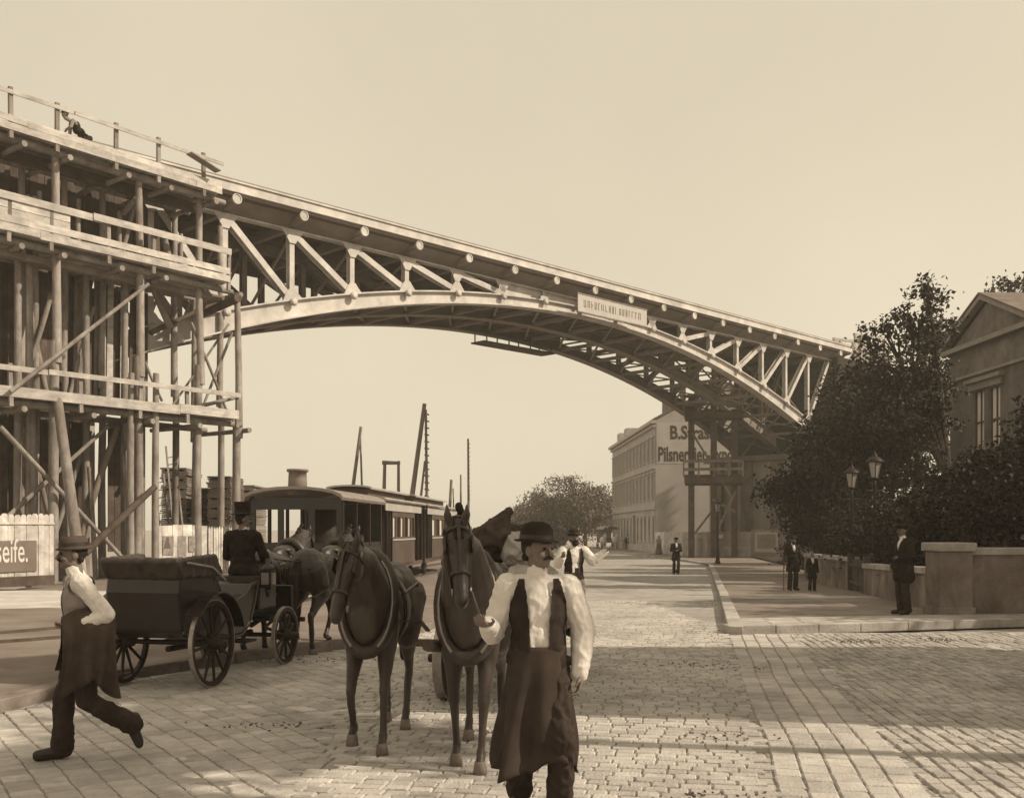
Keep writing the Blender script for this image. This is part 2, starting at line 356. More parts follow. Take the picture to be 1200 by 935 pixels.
# pavement on the right
RP = [(24, 22.7), (24, 35), (24, 64), (24, 80), (20, 100), (16, 140)]
m = MB(); rows = 40; nx = 16; vs = []
for j in range(rows):
    t = j/(rows-1); y = 17.7+(140-17.7)*t**1.8; xl = pl(RK, y); yr = 23.3+(140-23.3)*t**1.8; xr = pl(RP, yr)
    for i in range(nx):
        f = i/(nx-1); x = xl+(xr-xl)*f; y2 = y+(yr-y)*f; vs.append((x, y2, gz(x, y2)+.115))
m.add(vs, [(j*nx+i, j*nx+i+1, (j+1)*nx+i+1, (j+1)*nx+i) for j in range(rows-1) for i in range(nx-1)], True)
struct(m.build('pavement', asphalt))
def kerbline(name, pts, w, h, z0, ln, m, side=1):
    mb = MB()
    for (x0, y0), (x1, y1) in zip(pts[:-1], pts[1:]):
        d = V((x1-x0, y1-y0, 0)); L_ = d.length; t = d/L_; nn = V((t.y, -t.x, 0))*side; k = max(1, round(L_/ln))
        for i in range(k):
            a = V((x0, y0, 0))+t*(L_*i/k+.004); b = V((x0, y0, 0))+t*(L_*(i+1)/k-.004)
            za, zb = gz(a.x, a.y)+z0, gz(b.x, b.y)+z0; jit = random.uniform(-.004, .004)
            c = [a, b, b+nn*w, a+nn*w]; zz = [za, zb, zb, za]
            mb.hexa([V((p.x, p.y, z)) for p, z in zip(c, zz)]+[V((p.x, p.y, z+h+jit)) for p, z in zip(c, zz)])
    return struct(mb.build(name, m, bevel=.015))
kerbline('kerb', RK, .26, .16, -.03, 1.1, granite, 1)
FK = [(3.73, 17.7), (4.6, 17.85), (6.2, 18.2), (10, 19.3), (16, 21.)]
kerbline('kerb', FK, .28, .165, -.03, 1.0, granite, -1)
mb = MB()                                                          # slab border behind the kerb and the paved crossing strip
for i in range(12):
    for r in range(2):
        x = 4.02+i*.62+r*.1; w = .60; y = 18.05+(x-3.73)*.2+r*.55+.05
        mb.hexa([V((x+a, y+b+a*.2, gz(x, y)+z)) for z in (.05, .128) for a, b in ((0, 0), (w, 0), (w, .52), (0, .52))])
for i in range(11):
    x = 5.75+i*.47; y = 27.1+i*.03
    mb.hexa([V((x+a, y+b, gz(x+a, y+b)+z)) for z in (.05, .126) for a, b in ((0, 0), (.45, 0), (.45, 1.5), (0, 1.5))])
struct(mb.build('pavement_slabs', granite, bevel=.006))
# tram track bed on the left
vs = []; yy2 = list(np.arange(3, 36, 1.))+[36, 45, 62, 90, 140]; nx = 8
for y in yy2:
    b = pl(LK, y)-.02; a = -12-.1*y
    for i in range(nx): vs.append((a+(b-a)*i/(nx-1), y, (.075 if y < 60 else .03)+(0 if i else -.1)+gz(a+(b-a)*i/(nx-1), y)))
struct(MB().add(vs, [(j*nx+i, j*nx+i+1, (j+1)*nx+i+1, (j+1)*nx+i) for j in range(len(yy2)-1) for i in range(nx-1)], True).build('track_bed', trackbed_m))
kerbline('kerb', LK[:11], .22, .15, -.03, 1.0, stone, -1)
def curve_pts(p, n=24):
    p = [V(q) for q in p]; out = []
    for i in range(len(p)-1):
        p0 = p[max(i-1, 0)]; p1 = p[i]; p2 = p[i+1]; p3 = p[min(i+2, len(p)-1)]
        for k in range(n):
            t = k/n; out.append(.5*((2*p1)+(-p0+p2)*t+(2*p0-5*p1+4*p2-p3)*t*t+(-p0+3*p1-3*p2+p3)*t**3))
    return out+[p[-1]]
for sgn in (-.72, .72):
    c = curve_pts([(-16, 13.2, 0), (-9.5, 15.3, 0), (-7.2, 17.5, 0), (-6.3, 21, 0), (-5.55, 26.5, 0), (-3.9, 46, 0), (-2.2, 66, 0)], 8); pts = []
    for i, q in enumerate(c):
        t = (c[min(i+1, len(c)-1)]-c[max(i-1, 0)]).normalized(); x, y = q.x+t.y*sgn, q.y-t.x*sgn; pts.append(V((x, y, gz(x, y)+.095)))
    mb = MB()
    for a, b in zip(pts[:-1], pts[1:]): mb.bar(a, b, .06, .05); mb.bar(a+V((.055, 0, -.012)), b+V((.055, 0, -.012)), .03, .03)
    struct(mb.build('tram_rail', rail_m))
# sandy yard before the hoarding on the left
vs = []; nx = 24; ny = 10
for j in range(ny):
    for i in range(nx):
        x = -24+i*19/(nx-1); y = 20.5+(x+24)*.12+j*.8; vs.append((x, y, .078+.05*noise.noise(V((x*.6, y*.6, 0)))+.09*math.sin(PI*j/(ny-1))-.02))
struct(MB().add(vs, [(j*nx+i, j*nx+i+1, (j+1)*nx+i+1, (j+1)*nx+i) for j in range(ny-1) for i in range(nx-1)], True).build('sand_yard', mat('pale_sand', .46, .95, .2, 1.5, .5, 14)))
# straw and dung trodden into the street
mb = MB()
for cx, cy, n_, sx, sy in ((5.5, 16.35, 60, .35, .16), (6.9, 16.6, 45, .3, .16), (2.6, 13.6, 30, .5, .25), (-2.6, 14.2, 40, .7, .2), (1.7, 8.9, 14, .25, .12), (3.3, 27., 30, .4, .5), (5.2, 25.5, 25, .3, .8), (1.5, 6.9, 12, .3, .1), (-2.3, 9.4, 16, .4, .12)):
    for _ in range(int(n_*1.6)):
        x = random.gauss(cx, sx); y = random.gauss(cy, sy); a = random.uniform(0, PI); r = random.uniform(.003, .012)
        mb.bar((x-r*math.cos(a)*1.6, y-r*math.sin(a)*1.6, gz(x, y)+.008), (x+r*math.cos(a)*1.6, y+r*math.sin(a)*1.6, gz(x, y)+.010), r, .01)
struct(tag(mb.build('scattered_straw', straw), 'dark scattered straw and dung trodden into the cobbled street', 'litter'), 'stuff')

# ------------------------------------------------------------------ the arch bridge
br = thing('arch_bridge', 'long riveted iron arch bridge spanning the street, with open spandrels and a straight deck', 'bridge', (BF.p[0], BF.p[1], 0), BF.rz)
PAN = 3.2; S0, S1 = -9.4, 53.
def zb(s): return 13.82-.0076*(s-22.6)**2
def zt(s): return zb(s)+.5+.0007*(s-22.6)**2
CHZ = 14.58
# deck
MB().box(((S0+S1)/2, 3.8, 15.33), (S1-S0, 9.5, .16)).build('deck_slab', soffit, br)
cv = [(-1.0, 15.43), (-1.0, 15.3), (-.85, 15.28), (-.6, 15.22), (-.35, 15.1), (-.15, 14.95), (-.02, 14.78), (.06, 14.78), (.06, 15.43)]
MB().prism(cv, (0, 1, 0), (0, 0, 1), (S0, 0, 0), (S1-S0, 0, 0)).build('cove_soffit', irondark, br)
for off, nm in ((-1.02, 'parapet'), (8.6, 'parapet')):
    p = MB(); p.box(((S0+S1)/2, off, 15.62), (S1-S0, .12, .34)); p.box(((S0+S1)/2, off, 15.83), (S1-S0, .26, .07))
    p.box(((S0+S1)/2, off-.03, 15.43), (S1-S0, .2, .05)); p.build(nm, iron, br)
r = MB()
r.tube([(S0, -1.02, 15.93), (S1, -1.02, 15.93)], .035, 6); r.build('handrail', irondark, br)
# fascia girder under the deck edge, with rounded cantilever brackets at every panel point
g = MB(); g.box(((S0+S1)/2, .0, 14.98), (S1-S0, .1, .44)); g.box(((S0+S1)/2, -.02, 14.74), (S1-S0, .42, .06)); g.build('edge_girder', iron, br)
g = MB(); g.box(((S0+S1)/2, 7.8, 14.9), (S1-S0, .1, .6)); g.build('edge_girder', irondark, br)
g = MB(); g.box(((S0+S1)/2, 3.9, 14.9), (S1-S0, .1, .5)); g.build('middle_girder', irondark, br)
for k in range(-3, 17):
    s = k*PAN
    b = MB(); b.prism([(-1.0, 15.0), (-1.0, 15.2), (7.8, 15.2), (7.8, 14.75), (.3, 14.75), (-.3, 14.9)], (0, 1, 0), (0, 0, 1), (s-.13, 0, 0), (.26, 0, 0)); b.build('cross_beam', irondark, br)
    Rm = Matrix.Rotation(PI/2, 3, 'X')
    dr = MB().lathe([(.18, 0), (.18, 1.0)], (s, -1.05, 15.17), 20, Matrix.Rotation(-PI/2, 3, 'X')).build('bracket_drum', irondark, br)
    MB().lathe([(.05, .03), (.15, .03), (.17, 0), (.215, 0), (.215, .1), (.17, .1)], (s, -1.1, 15.17), 22, Matrix.Rotation(-PI/2, 3, 'X'), smooth=False).build('drum_cap', iron, dr)
# soffit stringers (dark) under the deck
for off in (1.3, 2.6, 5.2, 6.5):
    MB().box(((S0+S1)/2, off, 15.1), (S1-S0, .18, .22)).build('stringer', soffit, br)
# three ribs
segs = np.linspace(-4.9, 50.2, 60)
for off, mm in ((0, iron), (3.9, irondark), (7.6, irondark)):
    p = MB()
    for a, b in zip(segs[:-1], segs[1:]):
        A, B, C, D = (a, zb(a)), (b, zb(b)), (b, zt(b)), (a, zt(a))
        for (y0, y1, q) in ((off-.05, off+.05, [A, B, C, D]), ):
            p.hexa([V((A[0], y0, A[1])), V((B[0], y0, B[1])), V((B[0], y1, B[1])), V((A[0], y1, A[1])), V((D[0], y0, D[1])), V((C[0], y0, C[1])), V((C[0], y1, C[1])), V((D[0], y1, D[1]))])
    p.build('rib_web', mm, br)
    p = MB()
    for zf, w in ((zb, .62), (zt, .46)):
        for a, b in zip(segs[:-1], segs[1:]):
            p.hexa([V((x, y, zf(x)+dz)) for dz in (-.035, .035) for x, y in ((a, off-w/2), (b, off-w/2), (b, off+w/2), (a, off+w/2))])
    p.build('rib_flange', mm, br)
    # spandrel
    for k in range(-2, 17):
        s = k*PAN
        if s < -5 or s > 50: continue
        if CHZ+.15-zt(s) > .18:
            v = MB(); v.box((s, off-.12, (zt(s)+CHZ)/2), (.24, .05, CHZ-zt(s)+.3)); v.box((s, off+.12, (zt(s)+CHZ)/2), (.24, .05, CHZ-zt(s)+.3)); v.box((s, off, (zt(s)+CHZ)/2), (.05, .22, CHZ-zt(s)+.3))
            v.box((s, off, zt(s)+.12), (.6, .34, .2)); v.build('spandrel_post', mm, br)
        if off == 0 and CHZ-zt(s) > .5:
            MB().prism([(-.55, 0), (.55, 0), (.3, -.3), (.14, -.55), (-.14, -.55), (-.3, -.3)], (1, 0, 0), (0, 0, 1), (s, -.20, CHZ+.14), (0, .03, 0)).build('gusset_plate', iron, br)
            MB().prism([(-.5, zt(s-.5)-zt(s)), (.5, zt(s+.5)-zt(s)), (.3, .3), (.14, .5), (-.14, .5), (-.3, .3)], (1, 0, 0), (0, 0, 1), (s, -.20, zt(s)), (0, .03, 0)).build('gusset_plate', iron, br)
        if off == 0:
            j = MB(); j.lathe([(.05, 0), (.12, 0), (.13, .03), (.18, .04), (.18, .1), (.14, .14)], (s, -.36, zt(s)-.1), 14, Matrix.Rotation(-PI/2, 3, 'X')); j.build('joint_pin', iron, br)
    for k in range(-2, 16):
        a, b = k*PAN, (k+1)*PAN
        if k < 6: p0, p1 = (a+.12, CHZ+.02), (b-.1, zt(b)+.1)
        elif k > 9: p0, p1 = (b-.12, CHZ+.02), (a+.1, zt(a)+.1)
        else: continue
        if CHZ-min(zt(a), zt(b)) < .75: continue
        d = MB()
        for dy in (-.14, .14): d.bar((p0[0], off+dy, p0[1]), (p1[0], off+dy, p1[1]), .05, .3, (0, 1, 0)) if False else d.bar((p0[0], off+dy, p0[1]), (p1[0], off+dy, p1[1]), .06, .27)
        d.bar((p0[0], off, p0[1]), (p1[0], off, p1[1]), .24, .05); d.build('diagonal_brace', mm, br)
    # solid gusset plates near the crown
    for k in (4, 5, 6, 7, 8, 9, 10):
        a, b = k*PAN, (k+1)*PAN; pts = [(a, zt(a)), (b, zt(b)), (b, CHZ+.18), (a, CHZ+.18)]
        if CHZ-max(zt(a), zt(b)) < .5: MB().prism(pts, (1, 0, 0), (0, 0, 1), (0, off-.02, 0), (0, .04, 0)).build('crown_plate', mm, br)
# lateral bracing between ribs: cross struts and crosses
for k in range(-1, 16):
    s = k*PAN
    for o0, o1 in ((.1, 3.8), (4., 7.5)):
        st = MB(); st.bar((s, o0, zb(s)+.12), (s, o1, zb(s)+.12), .2, .2); st.bar((s, o0, zt(s)-.08), (s, o1, zt(s)-.08), .1, .1); st.build('cross_strut', irondark, br)
        x = MB(); x.bar((s, o0, zb(s)+.2), (s+PAN, o1, zb(s+PAN)+.2), .13, .08); x.bar((s+PAN, o0, zb(s+PAN)+.28), (s, o1, zb(s)+.28), .13, .08); x.build('lateral_brace', irondark, br)
        if CHZ-zt(s) > 1.2:
            x = MB(); x.bar((s, o0, zt(s)), (s, o1, CHZ), .1, .1); x.bar((s+.1, o0, CHZ), (s+.1, o1, zt(s)), .1, .1); x.build('sway_brace', irondark, br)
# banner hung over the crown, unreadable dark lettering
bn = thing('banner', 'pale banner board with dark lettering hung on the crown of the bridge', 'banner', (BF.p[0], BF.p[1], 0), BF.rz)
q0 = BF.inv(677, 357, -1.25); q1 = BF.inv(757.5, 375, -1.25); hgt = .95
zc = 14.62
MB().box(((q0.x+q1.x)/2, -1.25, zc-.42), (q1.x-q0.x, .06, hgt)).build('panel', mat('banner_cloth', .42, .95, .1, 2), bn)
lt = MB(); x = q0.x+.5
while x < q1.x-.5:
    w = random.uniform(.10, .2); h = random.uniform(.34, .42)
    lt.box((x, -1.285, zc-.40), (.045, .02, h)); 
    if random.random() < .7: lt.box((x+w*.8, -1.285, zc-.40), (.045, .02, h))
    if random.random() < .8: lt.box((x+w*.4, -1.285, zc-.40+random.choice((-h/2, 0, h/2))*.9), (w, .02, .045))
    x += w+.16
lt.build('lettering', mat('faded_lettering', .2, .9, .1, 3), bn)
fr = MB(); fr.box(((q0.x+q1.x)/2, -1.25, zc+.09), (q1.x-q0.x+.1, .1, .07)); fr.box(((q0.x+q1.x)/2, -1.25, zc-.92), (q1.x-q0.x+.1, .1, .07)); fr.build('frame', midwood, bn)
# painters' cradle under the back rib
cr = thing('work_platform', 'dark plank work platform slung beneath the crown of the bridge', 'platform', (BF.p[0], BF.p[1], 0), BF.rz)
a = BF.inv(557, 393, 7.6); b = BF.inv(640, 408, 7.6)
MB().box(((a.x+b.x)/2, 7.4, 13.22), (b.x-a.x, 1.2, .09)).build('plank_floor', darkwood, cr)
p = MB()
for x in np.linspace(a.x+.3, b.x-.3, 4):
    for y in (6.9, 7.95): p.bar((x, y, 13.25), (x, y, 13.95), .06)
p.build('hanger', darkwood, cr)
# abutments
ab = thing('bridge_abutment', 'pale stone abutment under the far right end of the bridge, half behind trees', 'abutment', (BF.p[0], BF.p[1], 0), BF.rz)
MB().box((54.3, 3.8, 3.2), (12, 10, 7.8)).build('masonry', mat('abutment_stone', .4, .9, .22, .4, .2, 9, brick=(1.8, .7, .014, .6)), ab)
MB().box((54.2, 3.8, 7.3), (12.6, 10.6, .42)).build('cornice', stone, ab)
p = MB()
for y in (-.2, 2.6, 5.2, 7.9): p.box((48.15, y, 3.2), (.5, .9, 7.6))
p.build('pilaster', stone, ab)
MB().box((54., 3.9, 11.2), (5.2, 9.2, 7.6)).build('upper_pier', mat('dark_pier_masonry', .025, .9, .3, .6, .2, 8), ab)  # upper pier stone set very dark all over
pr = thing('bridge_pier', 'tall masonry pier of the bridge standing behind the left timber scaffold', 'pier', (SF.p[0], SF.p[1], 0), SF.rz)
fx = MB(); hol = [(6.2, 7.6, .5, 5.2), (10.2, 11.8, 6.6, 11.5)]
fx.box((-9.3, 4.9, 5.2), (10.2, 4, 10.6)); fx.build('masonry', ashlar, pr)
MB().box((-9.6, 5.2, 12.5), (9.6, 3.4, 4.)).build('upper_wall', mat('dark_masonry', .06, .9, .3, .6, .2, 8, brick=(1.4, .5, .014, .6)), pr)
MB().box((-9.3, 4.9, 10.6), (10.6, 4.4, .35)).build('cornice', stone, pr)
# ------------------------------------------------------------------ timber scaffold on the left
FO, BO = 0., 2.1                                   # front and back rows of standards (scaffold frame, off = behind)
sc_ = thing('timber_scaffold', 'tall pale timber scaffold with three plank walkways wrapped round the near end of the bridge', 'scaffold', (SF.p[0], SF.p[1], 0), SF.rz)
def S(px, off=0.): return SF.inv(px, 400, off).x
SL = -13.5
posts = [(S(62), FO, 14.7), (S(160), FO, 14.5), (S(276), FO, 10.7), (S(236), FO+.25, 14.6), (-13., FO, 14.8)]
for s, o, z in posts:
    MB().log((s, o, -.1), (s+.05, o, z*.55), .17, .155).log((s+.12, o-.06, z*.5), (s+.08, o, z), .15, .12).build('post', wood, sc_)
for s, z in ((S(75, BO), 14.7), (S(165, BO), 14.5), (S(228, BO), 11), (S(120, BO), 14.6), (S(25, BO), 14.6), (S(205, BO), 14.6), (S(258, BO), 14.2)):
    MB().log((s, BO, -.1), (s+.05, BO, z*.5), .15).log((s+.02, BO+.08, z*.48), (s, BO, z), .14, .11).build('post', wood, sc_)
for px, o, z in ((182, FO-.35, 7.4), (153, FO-.3, 7.3), (38, FO+.7, 6), (20, .9, 11.5), (33, .8, 11.2), (100, 1.5, 11.3), (40, 1.4, 11.2), (146, 1.2, 11)):
    s = S(px, o); MB().log((s, o, -.1), (s+.03, o, z), .14, .11).build('post', wood, sc_)
rope = mat('hemp_rope', .12, .95, .3, 20, .3, 60)
for s, o, z in posts:
    for zl in (5.85, 11.05, 14.35):
        if zl < z:
            r_ = MB()
            for q in range(5): r_.tube([(s+.07+.185*math.cos(a), o+.185*math.sin(a), zl+q*.045+.02*math.sin(a+q)) for a in np.linspace(0, 2*PI, 13)[:-1]], .024, 5, closed=True)
            r_.build('rope_lashing', rope, sc_)
# short stub poles sticking up above the middle walkway
for px in (32, 40, 46, 92, 140, 212):
    s = S(px, 1.5); MB().log((s, 1.5, 11.6), (s, 1.5, 13.4+random.uniform(-.3, .2)), .09).build('post', wood, sc_)
# leaning prop in front of the hoarding gap
A = SF.inv(69, 495, -.6); B_ = SF.inv(84, 600, -1.2)
MB().log((A.x, -.5, 6.1), (B_.x+.1, -1.7, -.05), .16, .19).build('prop', wood, sc_)
# walkways: (z of floor, z of rail, front off, length, left, right)
def walkway(zf, zr, s0, s1, boardh, rails, postpx, lean=.0):
    p = MB()
    for i in range(7): p.box(((s0+s1)/2+random.uniform(-.1, .1), FO-.45+i*.36, zf+random.uniform(-.01, .01)), (s1-s0, .34, .06))
    p.build('plank_floor', board, sc_)
    for i, (h0, h1) in enumerate(boardh):
        cuts = [s0]+sorted(random.uniform(s0+1, s1-1) for _ in range(2))+[s1]
        b = MB()
        for a, c in zip(cuts[:-1], cuts[1:]): b.bar((a, FO-.62, zf+(h0+h1)/2+random.uniform(-.03, .03)), (c-.02, FO-.62-random.uniform(0, .03), zf+(h0+h1)/2+random.uniform(-.03, .03)), .035, h1-h0-.02)
        b.build('toe_board', board, sc_)
    for z, h in rails:
        b = MB(); mid = s0+(s1-s0)*random.uniform(.4, .6)
        b.bar((s0, FO-.66, z+random.uniform(-.04, .04)), (mid+.3, FO-.66, z+random.uniform(-.04, .04)), .04, h); b.bar((mid, FO-.705, z+random.uniform(-.04, .04)), (s1, FO-.705, z+random.uniform(-.04, .04)), .04, h)
        b.build('guard_rail', board, sc_)
    for px in postpx:
        s = S(px, FO-.58); MB().bar((s, FO-.57, zf-.35), (s+random.uniform(-.04, .04), FO-.57, zr+.06), .13, .1, (0, 1, 0)).build('rail_post', wood, sc_)
    for z, off in ((zf-.2, FO-.15), (zf-.2, BO)):
        cuts = np.linspace(s0-.2, s1+.2, 4)
        for a, c in zip(cuts[:-1], cuts[1:]): MB().log((a-.25, off, z), (c+.25, off, z+random.uniform(-.08, .05)), .14, .11).build('ledger', wood, sc_)
    for px in postpx:
        s = S(px, FO); MB().log((s+.15, FO-.58, zf-.1-.3), (s+.15, BO+.5, zf-.1-.3), .1).build('putlog', wood, sc_)
walkway(14.55, 15.75, SL, S(258, -.5), [(-.12, .12), (.13, .36)], [(15.62, .13)], [13, 67, 136, 186, 239])
walkway(11.25, 12.4, SL, S(269, -.6), [(-.05, .22), (.23, .48)], [(12.35, .24)], [10, 60, 128, 180, 268])
walkway(6.05, 7.0, SL, S(280, -.6), [(-.05, .3)], [(6.93, .17)], [13, 95, 164, 220, 278])
b = MB()
for i in range(3): b.box((S(26), FO-.6, 11.55+i*.27), (2.6, .04, .25))
b.build('toe_board', board, sc_)
# bottom of the deck walkway seen from the street: dark bearers
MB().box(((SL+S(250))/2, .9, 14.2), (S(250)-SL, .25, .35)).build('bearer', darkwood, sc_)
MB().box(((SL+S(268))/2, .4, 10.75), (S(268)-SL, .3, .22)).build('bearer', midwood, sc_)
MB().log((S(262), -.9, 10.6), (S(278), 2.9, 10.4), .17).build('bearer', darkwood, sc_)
def brace(p, o1, q, o2, r=.07, m=wood):
    a = SF.inv(*p, o1); b = SF.inv(*q, o2); MB().log((a.x, o1, a.z), (b.x, o2, b.z), r).build('brace', m, sc_)
brace((12, 459), -.85, (174, 333), -.85, .075); brace((0, 500), -.35, (144, 654), -.35, .085); brace((8, 606), .6, (126, 500), .6, .08)
brace((100, 648), -.6, (182, 570), -.6, .13, darkwood); brace((224, 378), .3, (268, 487), .3, .06); brace((272, 390), .5, (234, 486), .5, .06)
brace((268, 380), .8, (200, 478), .8, .05); brace((225, 478), -.2, (276, 466), -.2, .08); brace((60, 345), 1.2, (30, 440), 1.2, .09); brace((30, 340), 1.4, (56, 470), 1.4, .12)
brace((200, 385), 1.4, (176, 330), 1.4, .14); brace((176, 390), 1.8, (275, 345), 1.8, .1, darkwood); brace((105, 505), 1.8, (60, 640), 1.8, .1); brace((92, 640), 1.2, (138, 500), 1.2, .13, midwood)
brace((30, 500), 1.6, (66, 640), 1.6, .1, midwood); brace((170, 425), .5, (190, 470), .5, .06); brace((205, 325), 1.9, (190, 270), 1.9, .14); brace((135, 330), 1.5, (160, 228), 1.5, .09, midwood)
brace((80, 470), 1.9, (110, 360), 1.9, .08); brace((145, 250), 1.5, (160, 232), 0, .1)
# dark boarding hung behind the left bays
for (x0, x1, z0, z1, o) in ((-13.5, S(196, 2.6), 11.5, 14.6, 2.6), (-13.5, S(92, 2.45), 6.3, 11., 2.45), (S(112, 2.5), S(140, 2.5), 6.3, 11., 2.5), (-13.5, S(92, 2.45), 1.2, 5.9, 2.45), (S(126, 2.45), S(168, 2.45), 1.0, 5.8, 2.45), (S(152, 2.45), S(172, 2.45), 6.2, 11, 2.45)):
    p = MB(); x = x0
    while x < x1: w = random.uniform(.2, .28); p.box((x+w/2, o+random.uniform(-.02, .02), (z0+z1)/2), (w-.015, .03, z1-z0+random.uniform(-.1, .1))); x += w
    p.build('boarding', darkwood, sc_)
for i in range(9):
    s = S(88+i*8, 2.3); z0 = 6.2
    if random.random() < .8: MB().bar((s, 2.3, z0), (s+random.uniform(-.1, .1), 2.3, 11.1), random.uniform(.12, .3), .05, (0, 1, 0)).build('upright_plank', random.choice((midwood, darkwood, board)), sc_)
for px in (82, 112, 150):
    s = S(px, .9); MB().log((s, .9, -.05), (s+random.uniform(-.2, .2), 1., random.uniform(2.2, 5.8)), .09).build('post', random.choice((wood, midwood)), sc_)
tb = MB(); tb.box((S(236, -.8), FO-.95, 15.3), (1.3, .35, .04), R=Matrix.Rotation(.25, 3, 'Y')); tb.build('loose_plank', midwood, sc_)
# ladders
def ladder(label, p, q, w=.42):
    p, q = V(p), V(q); t = thing('ladder', label, 'ladder', p, 0, 'ladders in the timber yard'); d = q-p; L_ = d.length; side = d.cross(V((0, 1, 0))).normalized()*w/2
    for sg in (-1, 1): MB().bar(side*sg, d+side*sg*.8, .07, .05).build('side_rail', wood, t)
    r = MB()
    for i in range(1, int(L_/.32)): c = d*(i*.32/L_); r.tube([c-side, c+side], .02, 6)
    r.build('rung', wood, t)
p = at(214, 612, 42); p.z = 0; ladder('tall ladder leaning on the high lumber stack behind the hoarding', p, at(199, 522, 43.5))
p = at(197, 612, 40); p.z = 0; ladder('shorter ladder leaning by the scaffold foot left of the tall one', p, at(187, 556, 41))
# worker crouching on top walkway is built with the people
# ------------------------------------------------------------------ hoarding fences on the left
def wpt(px, d, z=0): return V(((px-CX)/F*d, d, z))
def board_fence(name, label, a, b, h, bw, m, top='round', gap=.01, postn=3, group=None):
    a, b = V(a), V(b); d = b-a; L_ = d.length; rz = math.atan2(d.y, d.x)
    t = thing(name, label, 'fence', a, rz, group); p = MB(); x = 0
    while x < L_-.05:
        w = bw*random.uniform(.9, 1.08); w = min(w, L_-x); hh = h+random.uniform(-.03, .03); dy = random.uniform(-.012, .012)
        k = [(x+gap/2, .05), (x+w-gap/2, .05)]
        if top == 'round': k += [(x+w-gap/2, hh-.06), (x+w*.75, hh), (x+w*.25, hh), (x+gap/2, hh-.06)]
        elif top == 'picket': k += [(x+w-gap/2, hh-.1), (x+w*.5, hh), (x+gap/2, hh-.1)]
        else: k += [(x+w-gap/2, hh), (x+gap/2, hh)]
        p.prism(k, (1, 0, 0), (0, 0, 1), (0, dy, 0), (0, .025, 0)); x += w
    p.build('boards', m, t)
    for z in (.45, h-.35): MB().box((L_/2, .08, z), (L_, .08, .1)).build('rail', midwood, t)
    for i in range(postn):
        MB().box((L_*(i+.5)/postn, .16, h/2), (.13, .13, h)).build('post', midwood, t)
    return t, L_
fa, fb = wpt(-110, 27.5, .05), wpt(63, 31.5, .05)
f1, L1 = board_fence('board_fence', 'whitewashed board hoarding with scalloped top and a painted soap advertisement', fa, fb, 2.2, .2, fencew, 'round')
ca = MB(); ca.box((L1/2, -.03, 1.93), (L1, .03, .07)); ca.build('cap_rail', fencew, f1)
bsd = MB(); bsd.box((L1/2, -.03, .2), (L1, .03, .3)); bsd.build('plinth_board', darkwood, f1)
def fx_(px):    # distance along the left fence of a photo column
    best = min(np.linspace(0, L1, 400), key=lambda t: abs(CX+F*(fa.x+(fb-fa).normalized().x*t)/(fa.y+(fb-fa).normalized().y*t)-px)); return float(best)
xa, xb = fx_(-80), fx_(42)
MB().box(((xa+xb)/2, -.035, .95), (xb-xa, .02, .92)).build('painted_panel', mat('faded_brown_paint', .15, .9, .2, 1.5), f1)
text_mesh('seife.', 1.0, paintlight, 'lettering', f1, (fx_(-6), -.05, .78), Matrix.Rotation(PI/2, 3, 'X'), .006, .004, fx_(31)-fx_(-6))
f2, L2 = board_fence('board_fence', 'weathered plank hoarding pasted with torn posters right of the scaffold foot', wpt(184, 37.2), wpt(243, 39.3), 1.95, .24, fencew, 'flat')
po = MB()
for x, z, w, h in ((.5, 1.2, .5, .7), (1.15, 1.1, .4, .9), (1.7, 1.25, .45, .6), (.9, .6, .6, .35)): po.box((x, -.02, z), (w, .008, h), R=Matrix.Rotation(random.uniform(-.03, .03), 3, 'Y'))
po.build('poster', mat('torn_poster', .22, .9, .45, 7), f2)
po = MB(); po.prism([(.28, 1.1), (.6, 1.1), (.5, 1.5), (.42, 1.5)], (1, 0, 0), (0, 0, 1), (0, -.032, 0), (0, .008, 0)); po.build('poster', mat('dark_poster_print', .1, .9, .3, 5), f2)
f3, L3 = board_fence('picket_fence', 'short run of pointed picket boards beside the black carriage', wpt(244, 39.3), wpt(282, 40.8), 1.9, .13, fencew, 'picket', .03)
# ------------------------------------------------------------------ lumber stacks in the yard
def lumber(label, px0, px1, ytop, d, depth, m):
    x0 = (px0-CX)/F*d; x1 = (px1-CX)/F*d; h = EZ+(HY-ytop)/F*d; t = thing('lumber_stack', label, 'lumber stack', ((x0+x1)/2, d, 0), random.uniform(-.06, .06), 'stacks of sawn lumber'); w = x1-x0; z = .1; i = 0
    p = MB()
    while z < h:
        a = random.uniform(-.12, .12)
        if i % 5: p.box((a*.4, depth/2, z+.035), (w+random.uniform(-.1, .05), depth, .07))
        else:
            for q in (-.42, 0, .42): p.box((q*w, depth/2, z+.03), (.15, depth, .06))
        z += .085; i += 1
    p.build('planks', m, t)
    MB().box((0, depth/2, .05), (w*.9, depth*.8, .1)).build('bearer', darkwood, t)
lumber('tall lumber stack with ladder against it, left of the other stacks', 189, 219, 548, 45, 2.5, midwood)
lumber('low dark lumber stack between the tall one and the broad one', 219, 243, 572, 46, 3, darkwood)
lumber('broad lumber stack behind the picket fence', 243, 270, 559, 44, 2.5, mat('brown_lumber', .11, .9, .3, 2, island=.2))
lumber('lumber stack partly hidden by the right scaffold post', 272, 297, 569, 47, 3, midwood)
